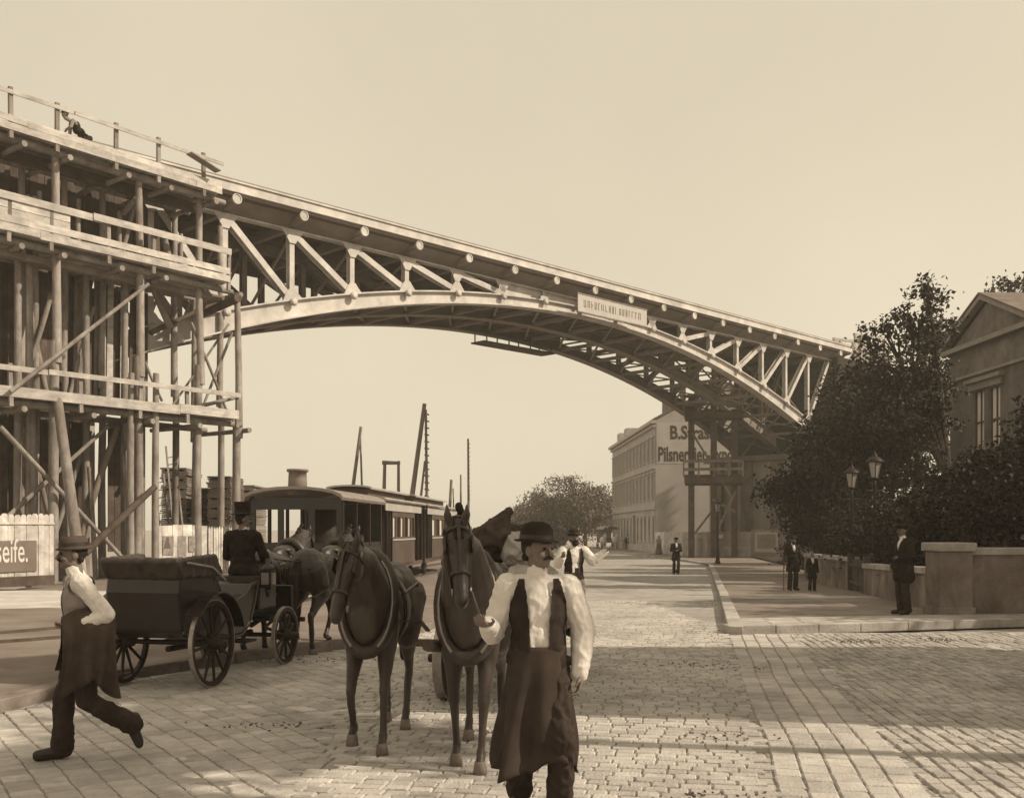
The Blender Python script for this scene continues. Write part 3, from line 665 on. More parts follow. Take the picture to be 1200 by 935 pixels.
# ------------------------------------------------------------------ hoisting gear and masts beyond the tram
def pole(mb, px0, y0, px1, y1, d, r): mb.tube([at(px0, y0, d), at((px0+px1)/2, (y0+y1)/2, d), at(px1, y1, d)], [r*1.15, r, r*.8], 8)
def rig(name, label, cat, d, parts):
    t = thing(name, label, cat, at(parts[0], 640, d).xy.to_3d(), 0)
    for nm, lst in parts[1]:
        m = MB()
        for (a, b, c, e, r) in lst: pole(m, a, b, c, e, d, r)
        m.v = [tuple(V(v)-t.location) for v in m.v]; m.build(nm, mat('grey_pole', .2, .9, .3, 2) if nm != 'ladder_rungs' else midwood, t)
    return t
gy = lambda d: HY+F*EZ/d
rig('sheer_legs', 'two-legged wooden sheer legs of medium height left of the square gantry', 'hoist', 70, (415, [('leg', [(403, gy(70), 423, 500, .13)]), ('leg', [(426.5, gy(70), 422, 502, .075)])]))
rig('timber_gantry', 'square goalpost timber gantry rising over the tram roof', 'gantry', 66, (457, [('post', [(448, gy(66), 451, 540, .13)]), ('post', [(467, gy(66), 467, 540, .11)]), ('crossbeam', [(448, 542, 469, 542.5, .12)])]))
rig('sheer_legs', 'tallest two-legged sheer legs with climbing cleats, between gantry and lone mast', 'hoist', 62, (490, [('leg', [(473, gy(62), 497.5, 473, .15)]), ('leg', [(501, gy(62), 499, 480, .09)]), ('prop', [(485, gy(62), 498, 540, .08)]), ('ladder_rungs', [(497.5, 485+i*8, 503, 486+i*8, .05) for i in range(14)])]))
rig('mast', 'lone tall slender mast with cleats right of the highest sheer legs', 'mast', 66, (549, [('pole', [(549.5, gy(66), 548.5, 514, .075)]), ('ladder_rungs', [(548, 520+i*5, 551, 520+i*5, .03) for i in range(14)])]))
rig('mast', 'short leaning mast over the rear tram car roof', 'mast', 80, (527, [('pole', [(524, gy(80), 529, 562, .13)]), ('stay', [(533, gy(80), 531, 572, .06)])]))
rig('mast', 'thin short mast between leaning mast and lone tall mast', 'mast', 80, (540, [('pole', [(540, gy(80), 540, 556, .08)])]))
rig('mast', 'stubby post just left of the first sheer legs', 'mast', 75, (404, [('pole', [(403.5, gy(75), 403.5, 568, .16)])]))

# ------------------------------------------------------------------ steam tram
tr = math.atan2(-.083, 1)
def tram_frame(name, label, cat, d): return thing(name, label, cat, (-5.48+.083*(d-26), d, .1), tr)
t = tram_frame('steam_tram_engine', 'boxy steam tram engine with arched roof and stubby chimney behind the black carriage', 'locomotive', 26)
w2 = 1.18; Lc = 4.6
def roof(mb, L0, L1, ze, rise, hw, th=.07, n=10):
    o = [(hw*math.cos(PI*i/n)*1., ze+rise*math.sin(PI*i/n)) for i in range(n+1)]; q = [(x*.97, z-th) for x, z in reversed(o)]
    mb.prism(o+q, (1, 0, 0), (0, 0, 1), (0, L0, 0), (0, L1-L0, 0))
m = MB(); roof(m, -.35, Lc+.3, 2.5, .28, w2+.12); m.build('roof', irondark, t)
m = MB()
facade(m, (-w2, 0, .35), (1, 0, 0), (0, 0, 1), 2*w2, 2.15, [(.12, .7, 1.0, 1.85), (.85, 1.5, 1.05, 1.85), (1.65, 2.22, 1.0, 1.85)], (0, .06, 0))
m.build('front_panel', black, t)
m = MB()
for x in (-w2, w2): m.box((x, Lc/2, .85), (.05, Lc, .98))
m.box((0, Lc, 1.4), (2*w2, .05, 2.1)); m.build('side_panel', black, t)
for x in (-w2, w2):
    for y in (.05, 1.5, 3.1, Lc-.05): MB().box((x, y, 1.9), (.08, .09, 1.35)).build('roof_post', ironblack, t)
m = MB(); m.lathe([(.45, .4), (.5, 1.), (.5, 2.1), (.3, 2.3)], (0, 2.6, 0), 16); m.box((0, 1.6, .8), (.9, 2., .8)); m.build('boiler', ironblack, t)
m = MB(); m.lathe([(.26, 2.6), (.24, 3.0), (.23, 3.25), (.28, 3.2), (.28, 3.27), (.2, 3.27)], (-.2, .8, 0), 16); m.build('chimney', irondark, t)
for y in (.9, 2.3, 3.7):
    for x in (-.75, .75): MB().lathe([(.1, -.05), (.36, -.05), (.36, .05), (.1, .05)], (x, y, .3), 14, Matrix.Rotation(PI/2, 3, 'Y')).build('wheel', ironblack, t)
m = MB(); m.box((0, -.1, .5), (2.1, .12, .2)); m.lathe([(.12, 0), (.12, .25), (.2, .25), (.2, .3)], (-.6, -.15, .5), 12, Matrix.Rotation(PI/2, 3, 'X')); m.lathe([(.12, 0), (.12, .25), (.2, .25), (.2, .3)], (.6, -.15, .5), 12, Matrix.Rotation(PI/2, 3, 'X')); m.build('buffer', ironblack, t)
m = MB(); m.lathe([(.11, 0), (.15, .06), (.15, .16), (.05, .2)], (0, -.06, 1.15), 14, Matrix.Rotation(PI/2, 3, 'X')); m.build('headlamp', brass, t)
carm = mat('varnished_car_body', .07, .45, .3, 1.4, .1, 30); carlight = mat('pale_car_panel', .34, .6, .15, 1)
def tramcar(label, d, Lc, openf):
    t = tram_frame('tram_car', label, 'tram car', d); t['group'] = 'tram cars behind the engine'; w = 1.12
    m = MB(); roof(m, -.45, Lc+.4, 2.62, .12, w+.16, .05); m.build('roof', carlight, t)
    m = MB(); m.box((0, Lc/2, 2.86), (1.1, Lc-.6, .24)); m.build('clerestory', carm, t)
    m = MB(); roof(m, .1, Lc-.1, 2.98, .09, .72, .05); m.build('clerestory_roof', carlight, t)
    y0 = 1.3; n = 6; bay = (Lc-2*y0)/n
    for x, sx in ((-w, -1), (w, 1)):
        m = MB(); facade(m, (x, y0, .5), (0, 1, 0), (0, 0, 1), Lc-2*y0, 2.0, [(i*bay+.1, (i+1)*bay-.1, .95, 1.6) for i in range(n)], (-sx*.06, 0, 0)); m.build('side_panel', carm, t)
        for i in range(n):
            q = MB(); q.box((x-sx*.06, y0+(i+.5)*bay, 1.78), (.02, bay-.2, .68)); q.build('window', curtain if i % 2 == 0 else pane, t)
        q = MB(); q.box((x+sx*.02, Lc/2, 2.42), (.03, Lc-.2, .28)); q.build('letterboard', carlight, t)
        q = MB(); q.box((x+sx*.015, Lc/2, 1.36), (.03, Lc-2*y0, .05)); q.build('waist_rail', carlight, t)
    for y in (y0, Lc-y0): MB().box((0, y, 1.5), (2*w-.1, .06, 2.0)).build('end_wall', carm, t)
    for y in (-.3, .55, Lc-.55, Lc+.3):
        for x in (-w+.05, w-.05): MB().box((x, y, 1.6), (.08, .08, 2.1)).build('platform_post', ironblack, t)
    m = MB(); m.box((0, Lc/2, .5), (2*w, Lc+.6, .14)); 
    for y in (-.3, Lc+.3): m.box((0, y, .95), (2*w, .05, .8))
    m.build('platform', carm, t)
    for y in (1.6, Lc-1.6):
        for x in (-.75, .75): MB().lathe([(.1, -.05), (.36, -.05), (.36, .05), (.1, .05)], (x, y, .28), 14, Matrix.Rotation(PI/2, 3, 'Y')).build('wheel', ironblack, t)
tramcar('front tram car with clerestory roof coupled behind the steam engine', 31.4, 6.6, True)
tramcar('rear tram car, its clerestory roof just showing above the horses', 39.2, 8.4, False)

# ------------------------------------------------------------------ corner tenement with painted beer advertisement
BX, BY = 13.6, 97.; far = V((12.7, 129.5, 0)); bd = (far-V((BX, BY, 0))); BL = bd.length; bd.normalize(); bn_ = V((bd.y, -bd.x, 0))   # bn_ points right, into the block
BR = math.atan2(bd.x, -bd.y)
bld = thing('apartment_house', 'three-storey tenement with rows of windows and a blank gable painted with a beer advertisement', 'building', (BX, BY, -.5), math.atan2(bd.y, bd.x))
# local frame: x along the street front, -y to the right (into the block)
H = 12.6; holes = []; nw = 13; bay = BL/nw
for i in range(nw):
    for z0, z1 in ((1.1, 3.3), (5.2, 7.5), (8.9, 10.9)):
        if z0 < 2 and i in (5, ): continue
        holes.append((i*bay+bay/2-.55, i*bay+bay/2+.55, z0, z1))
holes.append((5*bay+bay/2-.9, 5*bay+bay/2+.9, .1, 3.8))
m = MB(); facade(m, (0, 0, 0), (1, 0, 0), (0, 0, 1), BL, H, holes, (0, -.3, 0))
m.add([(BL, 0, 0), (BL, -13, 0), (BL, -13, H), (BL, 0, H)], [(0, 1, 2, 3)]); m.build('street_wall', mat('ochre_street_wall', .4, .95, .18, .4, .15, 8), bld)
gab = [(0, 0), (-13, 0), (-13, H), (-6.5, H+3.6), (0, H)]
m = MB(); m.prism(gab, (0, 1, 0), (0, 0, 1), (0, 0, 0), (.3, 0, 0)); m.build('gable_wall', mat('gable_plaster', .36, .95, .2, .3, .15, 6), bld)
m = MB()
for a, b in (((0.25, H), (-6.5, H+3.65)), ((-6.5, H+3.65), (-13.2, H))): m.prism([a, b, (b[0], b[1]+.18), (a[0], a[1]+.18)], (0, 1, 0), (0, 0, 1), (-.12, 0, 0), (BL, 0, 0))
m.build('roof', roofm, bld)
m = MB(); m.box((BL/2-.1, .25, H-.15), (BL+.3, .55, .3)); m.box((BL/2, .13, H-.5), (BL+.1, .26, .25)); m.build('cornice', trim, bld)
m = MB()
for z in (4.3, 8.15): m.box((BL/2, .09, z), (BL, .18, .22))
m.box((BL/2, .05, .35), (BL, .1, .7)); m.build('string_course', trim, bld)
for i, (a, b, c, d) in enumerate(holes[:-1]):
    w_ = MB(); w_.box(((a+b)/2, -.24, (c+d)/2), (b-a, .03, d-c)); w_ = w_.build('window', pane, bld)
    f_ = MB(); f_.box(((a+b)/2, -.2, (c+d)/2), (.06, .05, d-c)); f_.box(((a+b)/2, -.2, c+(d-c)*.66), (b-a, .05, .06)); f_.build('frame', trim, w_)
    s_ = MB(); s_.box(((a+b)/2, .06, c-.06), (b-a+.3, .16, .1)); s_.box(((a+b)/2, .08, d+.25), (b-a+.4, .2, .14))
    if c > 2:
        for q in (a-.09, b+.09): s_.box((q, .05, (c+d)/2), (.14, .1, d-c+.3))
    s_.build('surround', trim, w_)
a, b, c, d = holes[-1]; m = MB(); m.box(((a+b)/2, -.24, (c+d)/2), (b-a, .06, d-c)); m.box(((a+b)/2, -.19, (c+d)/2), (.08, .04, d-c)); m.build('door', mat('dark_door', .06, .6, .2, 2), bld)
# painted advertisement on the gable
z0, z1 = EZ+(HY-543)/F*97+.5, EZ+(HY-495)/F*97+.5
m = MB(); m.box((-.012, -5.2, (z0+z1)/2), (.02, 10.2, z1-z0)); m.build('painted_panel', mat('faded_panel_paint', .42, .95, .15, .5), bld)
RX = Matrix(((0, 0, -1), (-1, 0, 0), (0, 1, 0)))                   # text x -> local -y, text up -> z, out -> -x
text_mesh('B.Strassner', 1.75, paintdark, 'lettering', bld, (-.03, -1.4, EZ+(HY-514)/F*97+.5), RX, .008, .05, 6.2)
text_mesh('Pilsnerbier-Export', 1.9, paintdark, 'lettering', bld, (-.03, -.25, EZ+(HY-540)/F*97+.5), RX, .008, .05, 8.0)
for x, y, z in ((3, -3.2, 1.5), (8, -2.8, 1.5), (12, -3, 1.4), (1.2, -9, 1.2)):
    m = MB(); m.box((x, y, H+1.6+z/2), (.6, .45, z+.8)); m.box((x, y, H+2.0+z), (.7, .55, .12)); m.build('chimney', mat('sooty_brick', .12, .9, .3, 3), bld)
m = MB()
for x in (20, 26): m.box((x, -.6, H+.5), (2.2, 1.4, 1.3))
m.build('dormer', trim, bld)

# ------------------------------------------------------------------ scaffold tower under the far haunch
T = (838-CX)/F*76; tw = thing('scaffold_tower', 'dark heavy timber scaffold tower carrying two railed platforms in front of the beer advertisement', 'scaffold', (T, 76.5, gz(T, 76)), -.19)
zz = lambda y: EZ+(HY-y)/F*76-gz(T, 76)
for px in (812, 838, 862):
    for dy in (0, 3.2):
        x = (px-838)/F*76; m = MB(); m.box((x, dy, zz(460 if px < 850 else 490)/2), (.46 if dy == 0 else .36, .4, zz(460 if px < 850 else 490))); m.build('post', darkwood, tw)
for yy_ in (473, 549):
    z = zz(yy_); m = MB(); m.box((-.0, 1.5, z-.5), (4.4, 4.4, .12)); m.build('plank_floor', darkwood, tw)
    m = MB(); m.box((0, -.55, z-.85), (4.3, .3, .5)); m.box((0, -.25, z-1.1), (4.2, .2, .3)); m.build('bearer', darkwood, tw)
    m = MB()
    for q in (.35, .95): m.box((-.1, -.72, z-.4+q), (4.3, .06, .22))
    for x in (-2.2, -1.1, 0, 1.1, 2.1): m.box((x, -.66, z), (.12, .1, 1.2))
    m.build('guard_rail', midwood, tw)
m = MB(); m.bar((-1.6, -.3, zz(506)), (1.4, -.3, zz(585)), .22, .16); m.build('brace', midwood, tw)
m = MB(); m.bar((-.1, -.3, zz(585)), (1.6, -.3, zz(600)), .2, .16); m.build('brace', midwood, tw)
m = MB(); m.bar((1.6, -.28, zz(575)), (.3, -.28, zz(620)), .22, .16); m.build('brace', midwood, tw)
m = MB(); m.bar((-.2, .2, zz(600)), (-1.4, .2, zz(625)), .2, .16); m.build('brace', midwood, tw)
# building-yard hoarding round the tower
hp = [(767, 93.5), (800, 84), (829, 78.5), (852, 77.5), (880, 76.5), (921, 75.5)]
hl = ['pale end panel of the yard hoarding nearest the tenement', 'plank hoarding panel left of the scaffold tower foot', 'hoarding panel directly below the scaffold tower', 'dark hoarding panel behind the single street lamp', 'hoarding panel with a framed square notice, nearest the garden trees']
for i, ((p0, d0), (p1, d1)) in enumerate(zip(hp[:-1], hp[1:])):
    a = wpt(p0, d0); b = wpt(p1, d1); a.z = gz(a.x, a.y)+.1; b.z = gz(b.x, b.y)+.1
    mm = [fencew, mat('grey_board', .3, .9, .25, 1.2, .2, 12, island=.12), mat('brownish_board', .22, .9, .25, 1.2, .2, 12, island=.12), mat('grey_board', .3), mat('brownish_board', .2)][i]
    t, L_ = board_fence('yard_hoarding', hl[i], a, b, 1.95 if i < 4 else 2.15, .5, mm, 'flat', .02, 2, 'panels of the yard hoarding')
    if i in (1, 2): m = MB(); m.box((L_*.5, -.03, 1.62), (L_*.6, .02, .28)); m.build('notice', paintlight if i == 2 else trim, t)
    if i == 3: m = MB(); m.box((L_*.35, -.03, .75), (L_*.9, .02, .22)); m.box((.25, -.03, .45), (.4, .02, .5)); m.build('notice', trim, t)
    if i == 4:
        m = MB(); m.box((L_*.45, -.03, 1.2), (1.7, .03, 1.5)); m.build('notice', trim, t); m = MB(); m.box((L_*.45, -.05, 1.25), (1.35, .02, 1.05)); m.build('notice', mat('brownish_board', .2), t)
# light timber framework beyond the far end of the bridge
ft = thing('timber_framework', 'light open timber framework above the trees at the far end of the bridge', 'scaffold', at(1008, 640, 92).xy.to_3d(), .5)
zz2 = lambda y: EZ+(HY-y)/F*92
for x in (-1.9, -1.2, .4, 1.8):
    for y in (-1.2, 1.2): m = MB(); m.box((x, y, zz2(396)/2), (.2, .2, zz2(396))); m.build('post', board, ft)
m = MB()
for z in (397, 410, 428, 445, 462): m.box((0, -1.2, zz2(z)), (4.2, .16, .25)); m.box((0, 1.2, zz2(z)), (4.2, .16, .25))
m.build('ledger', board, ft)
m = MB(); m.box((-1.55, -1.1, zz2(412)), (.8, .06, 2.4)); m.box((.6, -1.1, zz2(420)), (2.2, .06, .9)); m.build('boarding', trim, ft)
# ------------------------------------------------------------------ garden walls on the right
def wall_run(name, label, a, b, h, th, cope=.14, group=None, m=stone):
    a, b = V(a), V(b); d = b-a; L_ = d.length; t = thing(name, label, 'wall', (a.x, a.y, 0), math.atan2(d.y, d.x), group)
    za, zb_ = gz(a.x, a.y)+.1, gz(b.x, b.y)+.1
    m_ = MB(); m_.hexa([V((0, 0, za-.1)), V((L_, 0, zb_-.1)), V((L_, th, zb_-.1)), V((0, th, za-.1)), V((0, 0, za+h)), V((L_, 0, zb_+h)), V((L_, th, zb_+h)), V((0, th, za+h))]); m_.build('masonry', m, t)
    n = max(1, round(L_/1.6)); m_ = MB()
    for i in range(n):
        x0 = L_*i/n+.006; x1 = L_*(i+1)/n-.006; f = lambda x: za+(zb_-za)*x/L_+h
        m_.hexa([V((x0, -.05, f(x0))), V((x1, -.05, f(x1))), V((x1, th+.05, f(x1))), V((x0, th+.05, f(x0))), V((x0, -.05, f(x0)+cope)), V((x1, -.05, f(x1)+cope)), V((x1, th+.05, f(x1)+cope)), V((x0, th+.05, f(x0)+cope))])
    m_.build('coping', granite, t, bevel=.012)
    return t, L_
wst = mat('rendered_garden_wall', .17, .95, .3, 1.1, .4, 12, dirt=.4, dscale=1.1)
t, L_ = wall_run('garden_wall', 'higher rendered garden wall with stone coping facing the street on the right', (9.05, 20.25, 0), (16, 20.9, 0), 1.2, .35, m=wst)
m = MB(); m.box((1.85, -.06, .6), (.5, .12, 1.1)); m.build('buttress', wst, t)
t = thing('gate_pillar', 'square stone pillar with cap at the corner of the garden walls', 'pillar', (8.72, 20.45, .1), .05)
MB().box((0, 0, .63), (.66, .66, 1.26)).build('shaft', stone, t, bevel=.015); MB().box((0, 0, 1.35), (.78, .78, .17)).build('cap', granite, t, bevel=.02); MB().box((0, 0, .08), (.74, .74, .16)).build('base', stone, t, bevel=.015)
wall_run('garden_wall', 'low garden wall behind the man in the flat cap', (10.3, 30, 0), (8.75, 20.85, 0), .78, .3, m=wst)
wall_run('garden_wall', 'low garden wall beyond the gate, beside the child', (11.7, 41, 0), (10.95, 33.3, 0), .95, .3, m=wst)
t = thing('garden_gate', 'dark wooden gate between the two low garden walls', 'gate', (10.42, 30.35, gz(10.4, 30.4)+.1), math.atan2(2.6, .42))
m = MB()
for i in range(9): m.box((.25+i*.3, -.1, .5), (.24, .05, .95))
m.build('boards', darkwood, t); m = MB()
for z in (.25, .8): m.box((1.45, -.05, z), (2.7, .05, .1))
m.build('rail', darkwood, t)
for x in (.05, 2.85): MB().box((x, -.1, .55), (.2, .2, 1.15)).build('post', darkwood, t)
# ground rising behind the walls
vs = []; nx = 14; ny = 22
for j in range(ny):
    y = 20.9+j*3.2
    for i in range(nx):
        x0 = 9.4+(y-20.9)*.19 if y < 42 else 13.6+(y-42)*.13; x = x0+i*1.6+(0 if i else -.05); vs.append((x, y, gz(x, y)+.2+min(3.2, i*.32)+(.25*noise.noise(V((x*.3, y*.3, 0))) if i else 0)))
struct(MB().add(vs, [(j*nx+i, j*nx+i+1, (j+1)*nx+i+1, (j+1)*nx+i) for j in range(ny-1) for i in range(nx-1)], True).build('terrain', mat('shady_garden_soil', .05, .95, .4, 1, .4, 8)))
# ------------------------------------------------------------------ pavilion
X0, Y0, Y1 = 19.25, 45., 38.3
pv = thing('garden_pavilion', 'stone garden pavilion with pedimented gable and paired windows among trees on the right', 'building', (X0, Y0, 0), -PI/2+.03)
PW = Y0-Y1; ez = 9.55; pk = 11.15     # local x runs towards the viewer along the gable front, +y into the building (to +X)
hol = [(2.1, 3.05, 5.2, 7.5), (3.4, 4.35, 5.2, 7.5)]
pm = mat('pavilion_stone', .25, .95, .25, .8, .25, 10, dirt=.35, dscale=.6, brick=(1.1, .45, .012, .75))
m = MB(); facade(m, (0, 0, 0), (1, 0, 0), (0, 0, 1), PW, ez, hol, (0, .25, 0))
m.add([(0, 0, 0), (0, 9, 0), (0, 9, ez), (0, 0, ez)], [(0, 1, 2, 3)]); m.add([(PW, 0, 0), (PW, 9, 0), (PW, 9, ez), (PW, 0, ez)], [(0, 1, 2, 3)]); m.add([(0, 9, 0), (PW, 9, 0), (PW, 9, ez), (0, 9, ez)], [(0, 1, 2, 3)])
m.add([(0, .0, ez), (PW, .0, ez), (PW/2, .0, pk-.1)], [(0, 1, 2)]); m.build('wall', pm, pv)
m = MB()
for a, b in (((-.35, ez+.02), (PW/2, pk)), ((PW/2, pk), (PW+.35, ez+.02))): m.prism([a, b, (b[0], b[1]+.2), (a[0], a[1]+.2)], (1, 0, 0), (0, 0, 1), (0, -.35, 0), (0, .3, 0))
m.box((PW/2, -.15, ez-.06), (PW+.6, .3, .2)); m.box((PW/2, -.06, ez-1.3), (PW+.1, .12, .12)); m.build('pediment', mat('pavilion_trim', .27, .95, .2, 1.5, .2, 12), pv)
m = MB()
for a, b in (((-.4, ez+.2), (PW/2, pk+.2)), ((PW/2, pk+.2), (PW+.4, ez+.2))): m.prism([a, b, (b[0], b[1]+.08), (a[0], a[1]+.08)], (1, 0, 0), (0, 0, 1), (0, -.4, 0), (0, 9.6, 0))
m.build('roof', roofm, pv)
m = MB(); m.box((3.22, -.12, 7.95), (3.0, .24, .16)); m.box((3.22, -.05, 7.72), (2.7, .1, .3)); m.build('window_hood', mat('pavilion_trim', .27), pv); MB().box((3.22, -.08, 5.1), (2.7, .16, .16)).build('window_sill', mat('pavilion_trim', .27), pv)
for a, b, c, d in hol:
    w_ = MB(); w_.box(((a+b)/2, .17, (c+d)/2), (b-a, .03, d-c)); w_ = w_.build('window', mat('painted_sky_glass', .85, .25, .05, .9, spec=.8), pv)  # near-white pane colour stands in for the reflected sky
    f_ = MB(); f_.box(((a+b)/2, .13, (c+d)/2), (.07, .05, d-c)); f_.box(((a+b)/2, .13, c+(d-c)*.45), (b-a, .05, .08))
    for q in (a+.04, b-.04): f_.box((q, .13, (c+d)/2), (.08, .05, d-c))
    f_.build('frame', mat('dark_window_frame', .08, .7, .2, 3), w_)
# ------------------------------------------------------------------ trees and shrubs
def leaves(name, ells, n, size, m, parent, clump=.55, flat=.6, per=26):
    vol = np.array([e[3]*e[4]*e[5] for e in ells]); pr_ = vol/vol.sum(); P = []; k = max(1, n//per)
    which = RNG.choice(len(ells), k, p=pr_)
    d = RNG.normal(size=(k, 3)); d /= np.linalg.norm(d, axis=1)[:, None]; r = RNG.uniform(.25, 1.03, k)**.6
    E = np.array(ells); C = E[which, :3]+d*r[:, None]*E[which, 3:6]
    pts = np.repeat(C, per, 0)+RNG.normal(size=(k*per, 3))*np.array([clump, clump, clump*flat])*RNG.uniform(.4, 1., (k*per, 1))
    N_ = RNG.normal(size=pts.shape)+np.array([0, 0, .7]); N_ /= np.linalg.norm(N_, axis=1)[:, None]
    A = np.cross(N_, RNG.normal(size=pts.shape)); A /= np.linalg.norm(A, axis=1)[:, None]; B = np.cross(N_, A); s = size*RNG.uniform(.6, 1.3, (len(pts), 1))
    v = np.stack([pts-A*s*.6, pts-B*s*.36+N_*s*.1, pts+A*s*.6-N_*s*.12, pts+B*s*.36+N_*s*.1], 1).reshape(-1, 3)
    me = bpy.data.meshes.new(name); nq = len(pts); me.vertices.add(nq*4); me.vertices.foreach_set('co', v.ravel().astype(np.float32))
    me.loops.add(nq*4); me.loops.foreach_set('vertex_index', np.arange(nq*4, dtype=np.int32)); me.polygons.add(nq)
    me.polygons.foreach_set('loop_start', np.arange(0, nq*4, 4, dtype=np.int32)); me.update(calc_edges=True); me.materials.append(m)
    o = bpy.data.objects.new(name, me); COL.objects.link(o); o.parent = parent; return o
def tree(name, label, cat, loc, ells, n, size, m, tr=.22, clump=.55, group=None, crown='crown', stem='trunk'):
    loc = V(loc); t = thing(name, label, cat, loc, 0, group)
    leaves(crown, ells, n, size, m, t, clump)
    top = min(e[2] for e in ells); tm = MB(); fork = V((0, 0, max(.5, top*.55)))
    tm.tube([(0, 0, -.4), (.03, 0, .3), fork], [tr*1.5, tr*1.05, tr*.85], 9)
    for e in ells:
        c = V(e[:3]); mid = fork.lerp(c, .5)+V((0, 0, .25)); tm.tube([fork-V((0, 0, .2)), mid, c, c+V((0, 0, e[5]*.6))], [tr*.6, tr*.4, tr*.22, tr*.06], 6)
        for _ in range(4):
            q = c+V((random.uniform(-1, 1)*e[3], random.uniform(-1, 1)*e[4], random.uniform(-.3, .9)*e[5]))*.8; tm.tube([c.lerp(mid, .4), (c+q)/2, q], [tr*.2, tr*.13, tr*.04], 5)
    tm.build(stem, bark, t); return t
def E_(loc, d, px, py, rx, rz, dy=0, ry=None):   # crown lobe from a photo position at distance d, relative to the tree foot
    p = at(px, py, d+dy)-V(loc); return (p.x, p.y, p.z, rx, ry or rx, rz)
gt = 'garden trees on the right'
L0 = (15.6, 36.5, 1.8)
tree('garden_tree', 'tallest loose-crowned garden tree rising left of the pavilion', 'tree', L0,
     [E_(L0, 36.5, *a) for a in ((1088, 345, .7, .8), (1064, 372, 1.0, .7), (1088, 388, .9, .7), (1040, 396, 1.0, .6), (1070, 425, 1.3, .9), (1035, 440, 1.2, .8), (1080, 460, 1.2, 1.1), (1050, 480, 1.5, 1.1), (1090, 500, 1.1, .8))], 6600, .15, foliage, .2, .28, gt)
L0 = (15.2, 44, 1.2)
tree('garden_tree', 'bushy garden tree standing before the light timber framework', 'tree', L0,
     [E_(L0, 44, *a) for a in ((1020, 425, 1.0, .8), (1035, 455, 1.5, 1.1), (1005, 470, 1.3, 1.0), (1015, 505, 1.9, 1.4), (985, 520, 1.4, 1.3), (1050, 500, 1.8, 1.3), (1030, 550, 2.2, 1.5))], 10000, .18, foliage, .2, .45, gt)
L0 = (13.6, 50, .6)
tree('garden_tree', 'dark garden tree against the foot of the far bridge end', 'tree', L0,
     [E_(L0, 50, *a) for a in ((955, 520, 1.3, 1.3), (970, 476, .9, 1.1), (985, 455, .9, 1.0), (975, 530, 2.0, 1.8), (958, 552, 1.2, 1.1), (955, 580, 2.4, 1.8), (950, 592, 1.2, 1.1), (958, 615, 1.5, 1.2))], 12000, .2, foliage2, .22, .48, gt)
L0 = (17.4, 31.5, 2.0)
tree('garden_tree', 'dense dark garden tree hiding the lower part of the pavilion', 'tree', L0,
     [E_(L0, 31.5, *a) for a in ((1204, 500, .5, .7), (1165, 556, 1.2, .75), (1200, 545, 1.1, .9), (1130, 570, 1.3, .8), (1185, 595, 1.6, 1.1), (1235, 500, 1.0, 1.3), (1110, 605, 1.4, .9))], 11000, .15, foliage2, .16, .4, gt)
L0 = (20.6, 52, 2.6)
tree('garden_tree', 'tree top showing behind the pavilion roof', 'tree', L0, [E_(L0, 53, *a) for a in ((1164, 338, .6, .5), (1186, 336, .8, .35), (1205, 335, .8, .4), (1100, 400, 1.3, 1.2), (1100, 450, 1.3, 1.6), (1085, 480, 1.8, 1.6))], 6000, .2, foliage, .22, .5, gt)
L0 = (20, 60, 2.)
tree('garden_tree', 'garden tree in deep shade behind the lamps', 'tree', L0, [E_(L0, 60, *a) for a in ((1000, 520, 2.4, 2.), (1040, 500, 2.4, 2.4), (1080, 520, 2.6, 2.4), (1030, 570, 3.2, 2.), (975, 560, 2.5, 2.2))], 9000, .25, foliage2, .25, .65, gt)
gs = 'garden shrubs behind the low walls'
for i, (px, d, h, r, lb) in enumerate(((945, 44, 2.6, 1.3, 'leafy shrub at the far end of the low wall'), (975, 40, 2.9, 1.5, 'round shrub behind the wall beyond the gate'), (1002, 37, 3.0, 1.4, 'dark shrub growing below the left lantern'), (1030, 34, 3.0, 1.5, 'dark shrub growing below the right lantern'), (1058, 30, 2.7, 1.4, 'shrub behind the low wall and the man in the cap'), (1090, 27, 2.6, 1.35, 'shrub behind the corner pillar'), (1130, 25.5, 2.7, 1.4, 'shrub left behind the higher wall'), (1172, 25, 2.9, 1.4, 'shrub right behind the higher wall'), (1215, 25, 3., 1.4, 'shrub at the right edge behind the higher wall'))):
    x = (px-CX)/F*d+.5; z = gz(x, d)+.4
    tree('garden_shrub', lb, 'shrub', (x, d, z), [(random.uniform(-.4, .4), random.uniform(-.3, .3), h*.35, r, r*.8, h*.38), (random.uniform(-.6, .6), .2, h*.7, r*.7, r*.7, h*.33), (r*.6, .1, h*.5, r*.6, r*.6, h*.3)], 4500, .115, foliage2, .07, .28, gs, 'foliage', 'stem')
# far street trees
gf = 'street trees at the end of the road'
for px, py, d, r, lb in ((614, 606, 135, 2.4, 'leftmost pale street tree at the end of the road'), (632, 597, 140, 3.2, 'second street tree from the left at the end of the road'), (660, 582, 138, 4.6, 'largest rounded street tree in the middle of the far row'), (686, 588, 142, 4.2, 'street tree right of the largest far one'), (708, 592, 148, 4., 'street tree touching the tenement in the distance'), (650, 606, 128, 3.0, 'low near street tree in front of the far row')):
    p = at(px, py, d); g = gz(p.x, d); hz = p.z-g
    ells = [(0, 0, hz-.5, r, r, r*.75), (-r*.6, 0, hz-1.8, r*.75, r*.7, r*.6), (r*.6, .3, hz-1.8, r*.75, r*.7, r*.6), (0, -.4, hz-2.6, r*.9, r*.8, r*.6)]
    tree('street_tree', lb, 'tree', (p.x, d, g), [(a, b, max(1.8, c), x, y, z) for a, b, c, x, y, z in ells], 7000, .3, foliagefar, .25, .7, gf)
vs = []
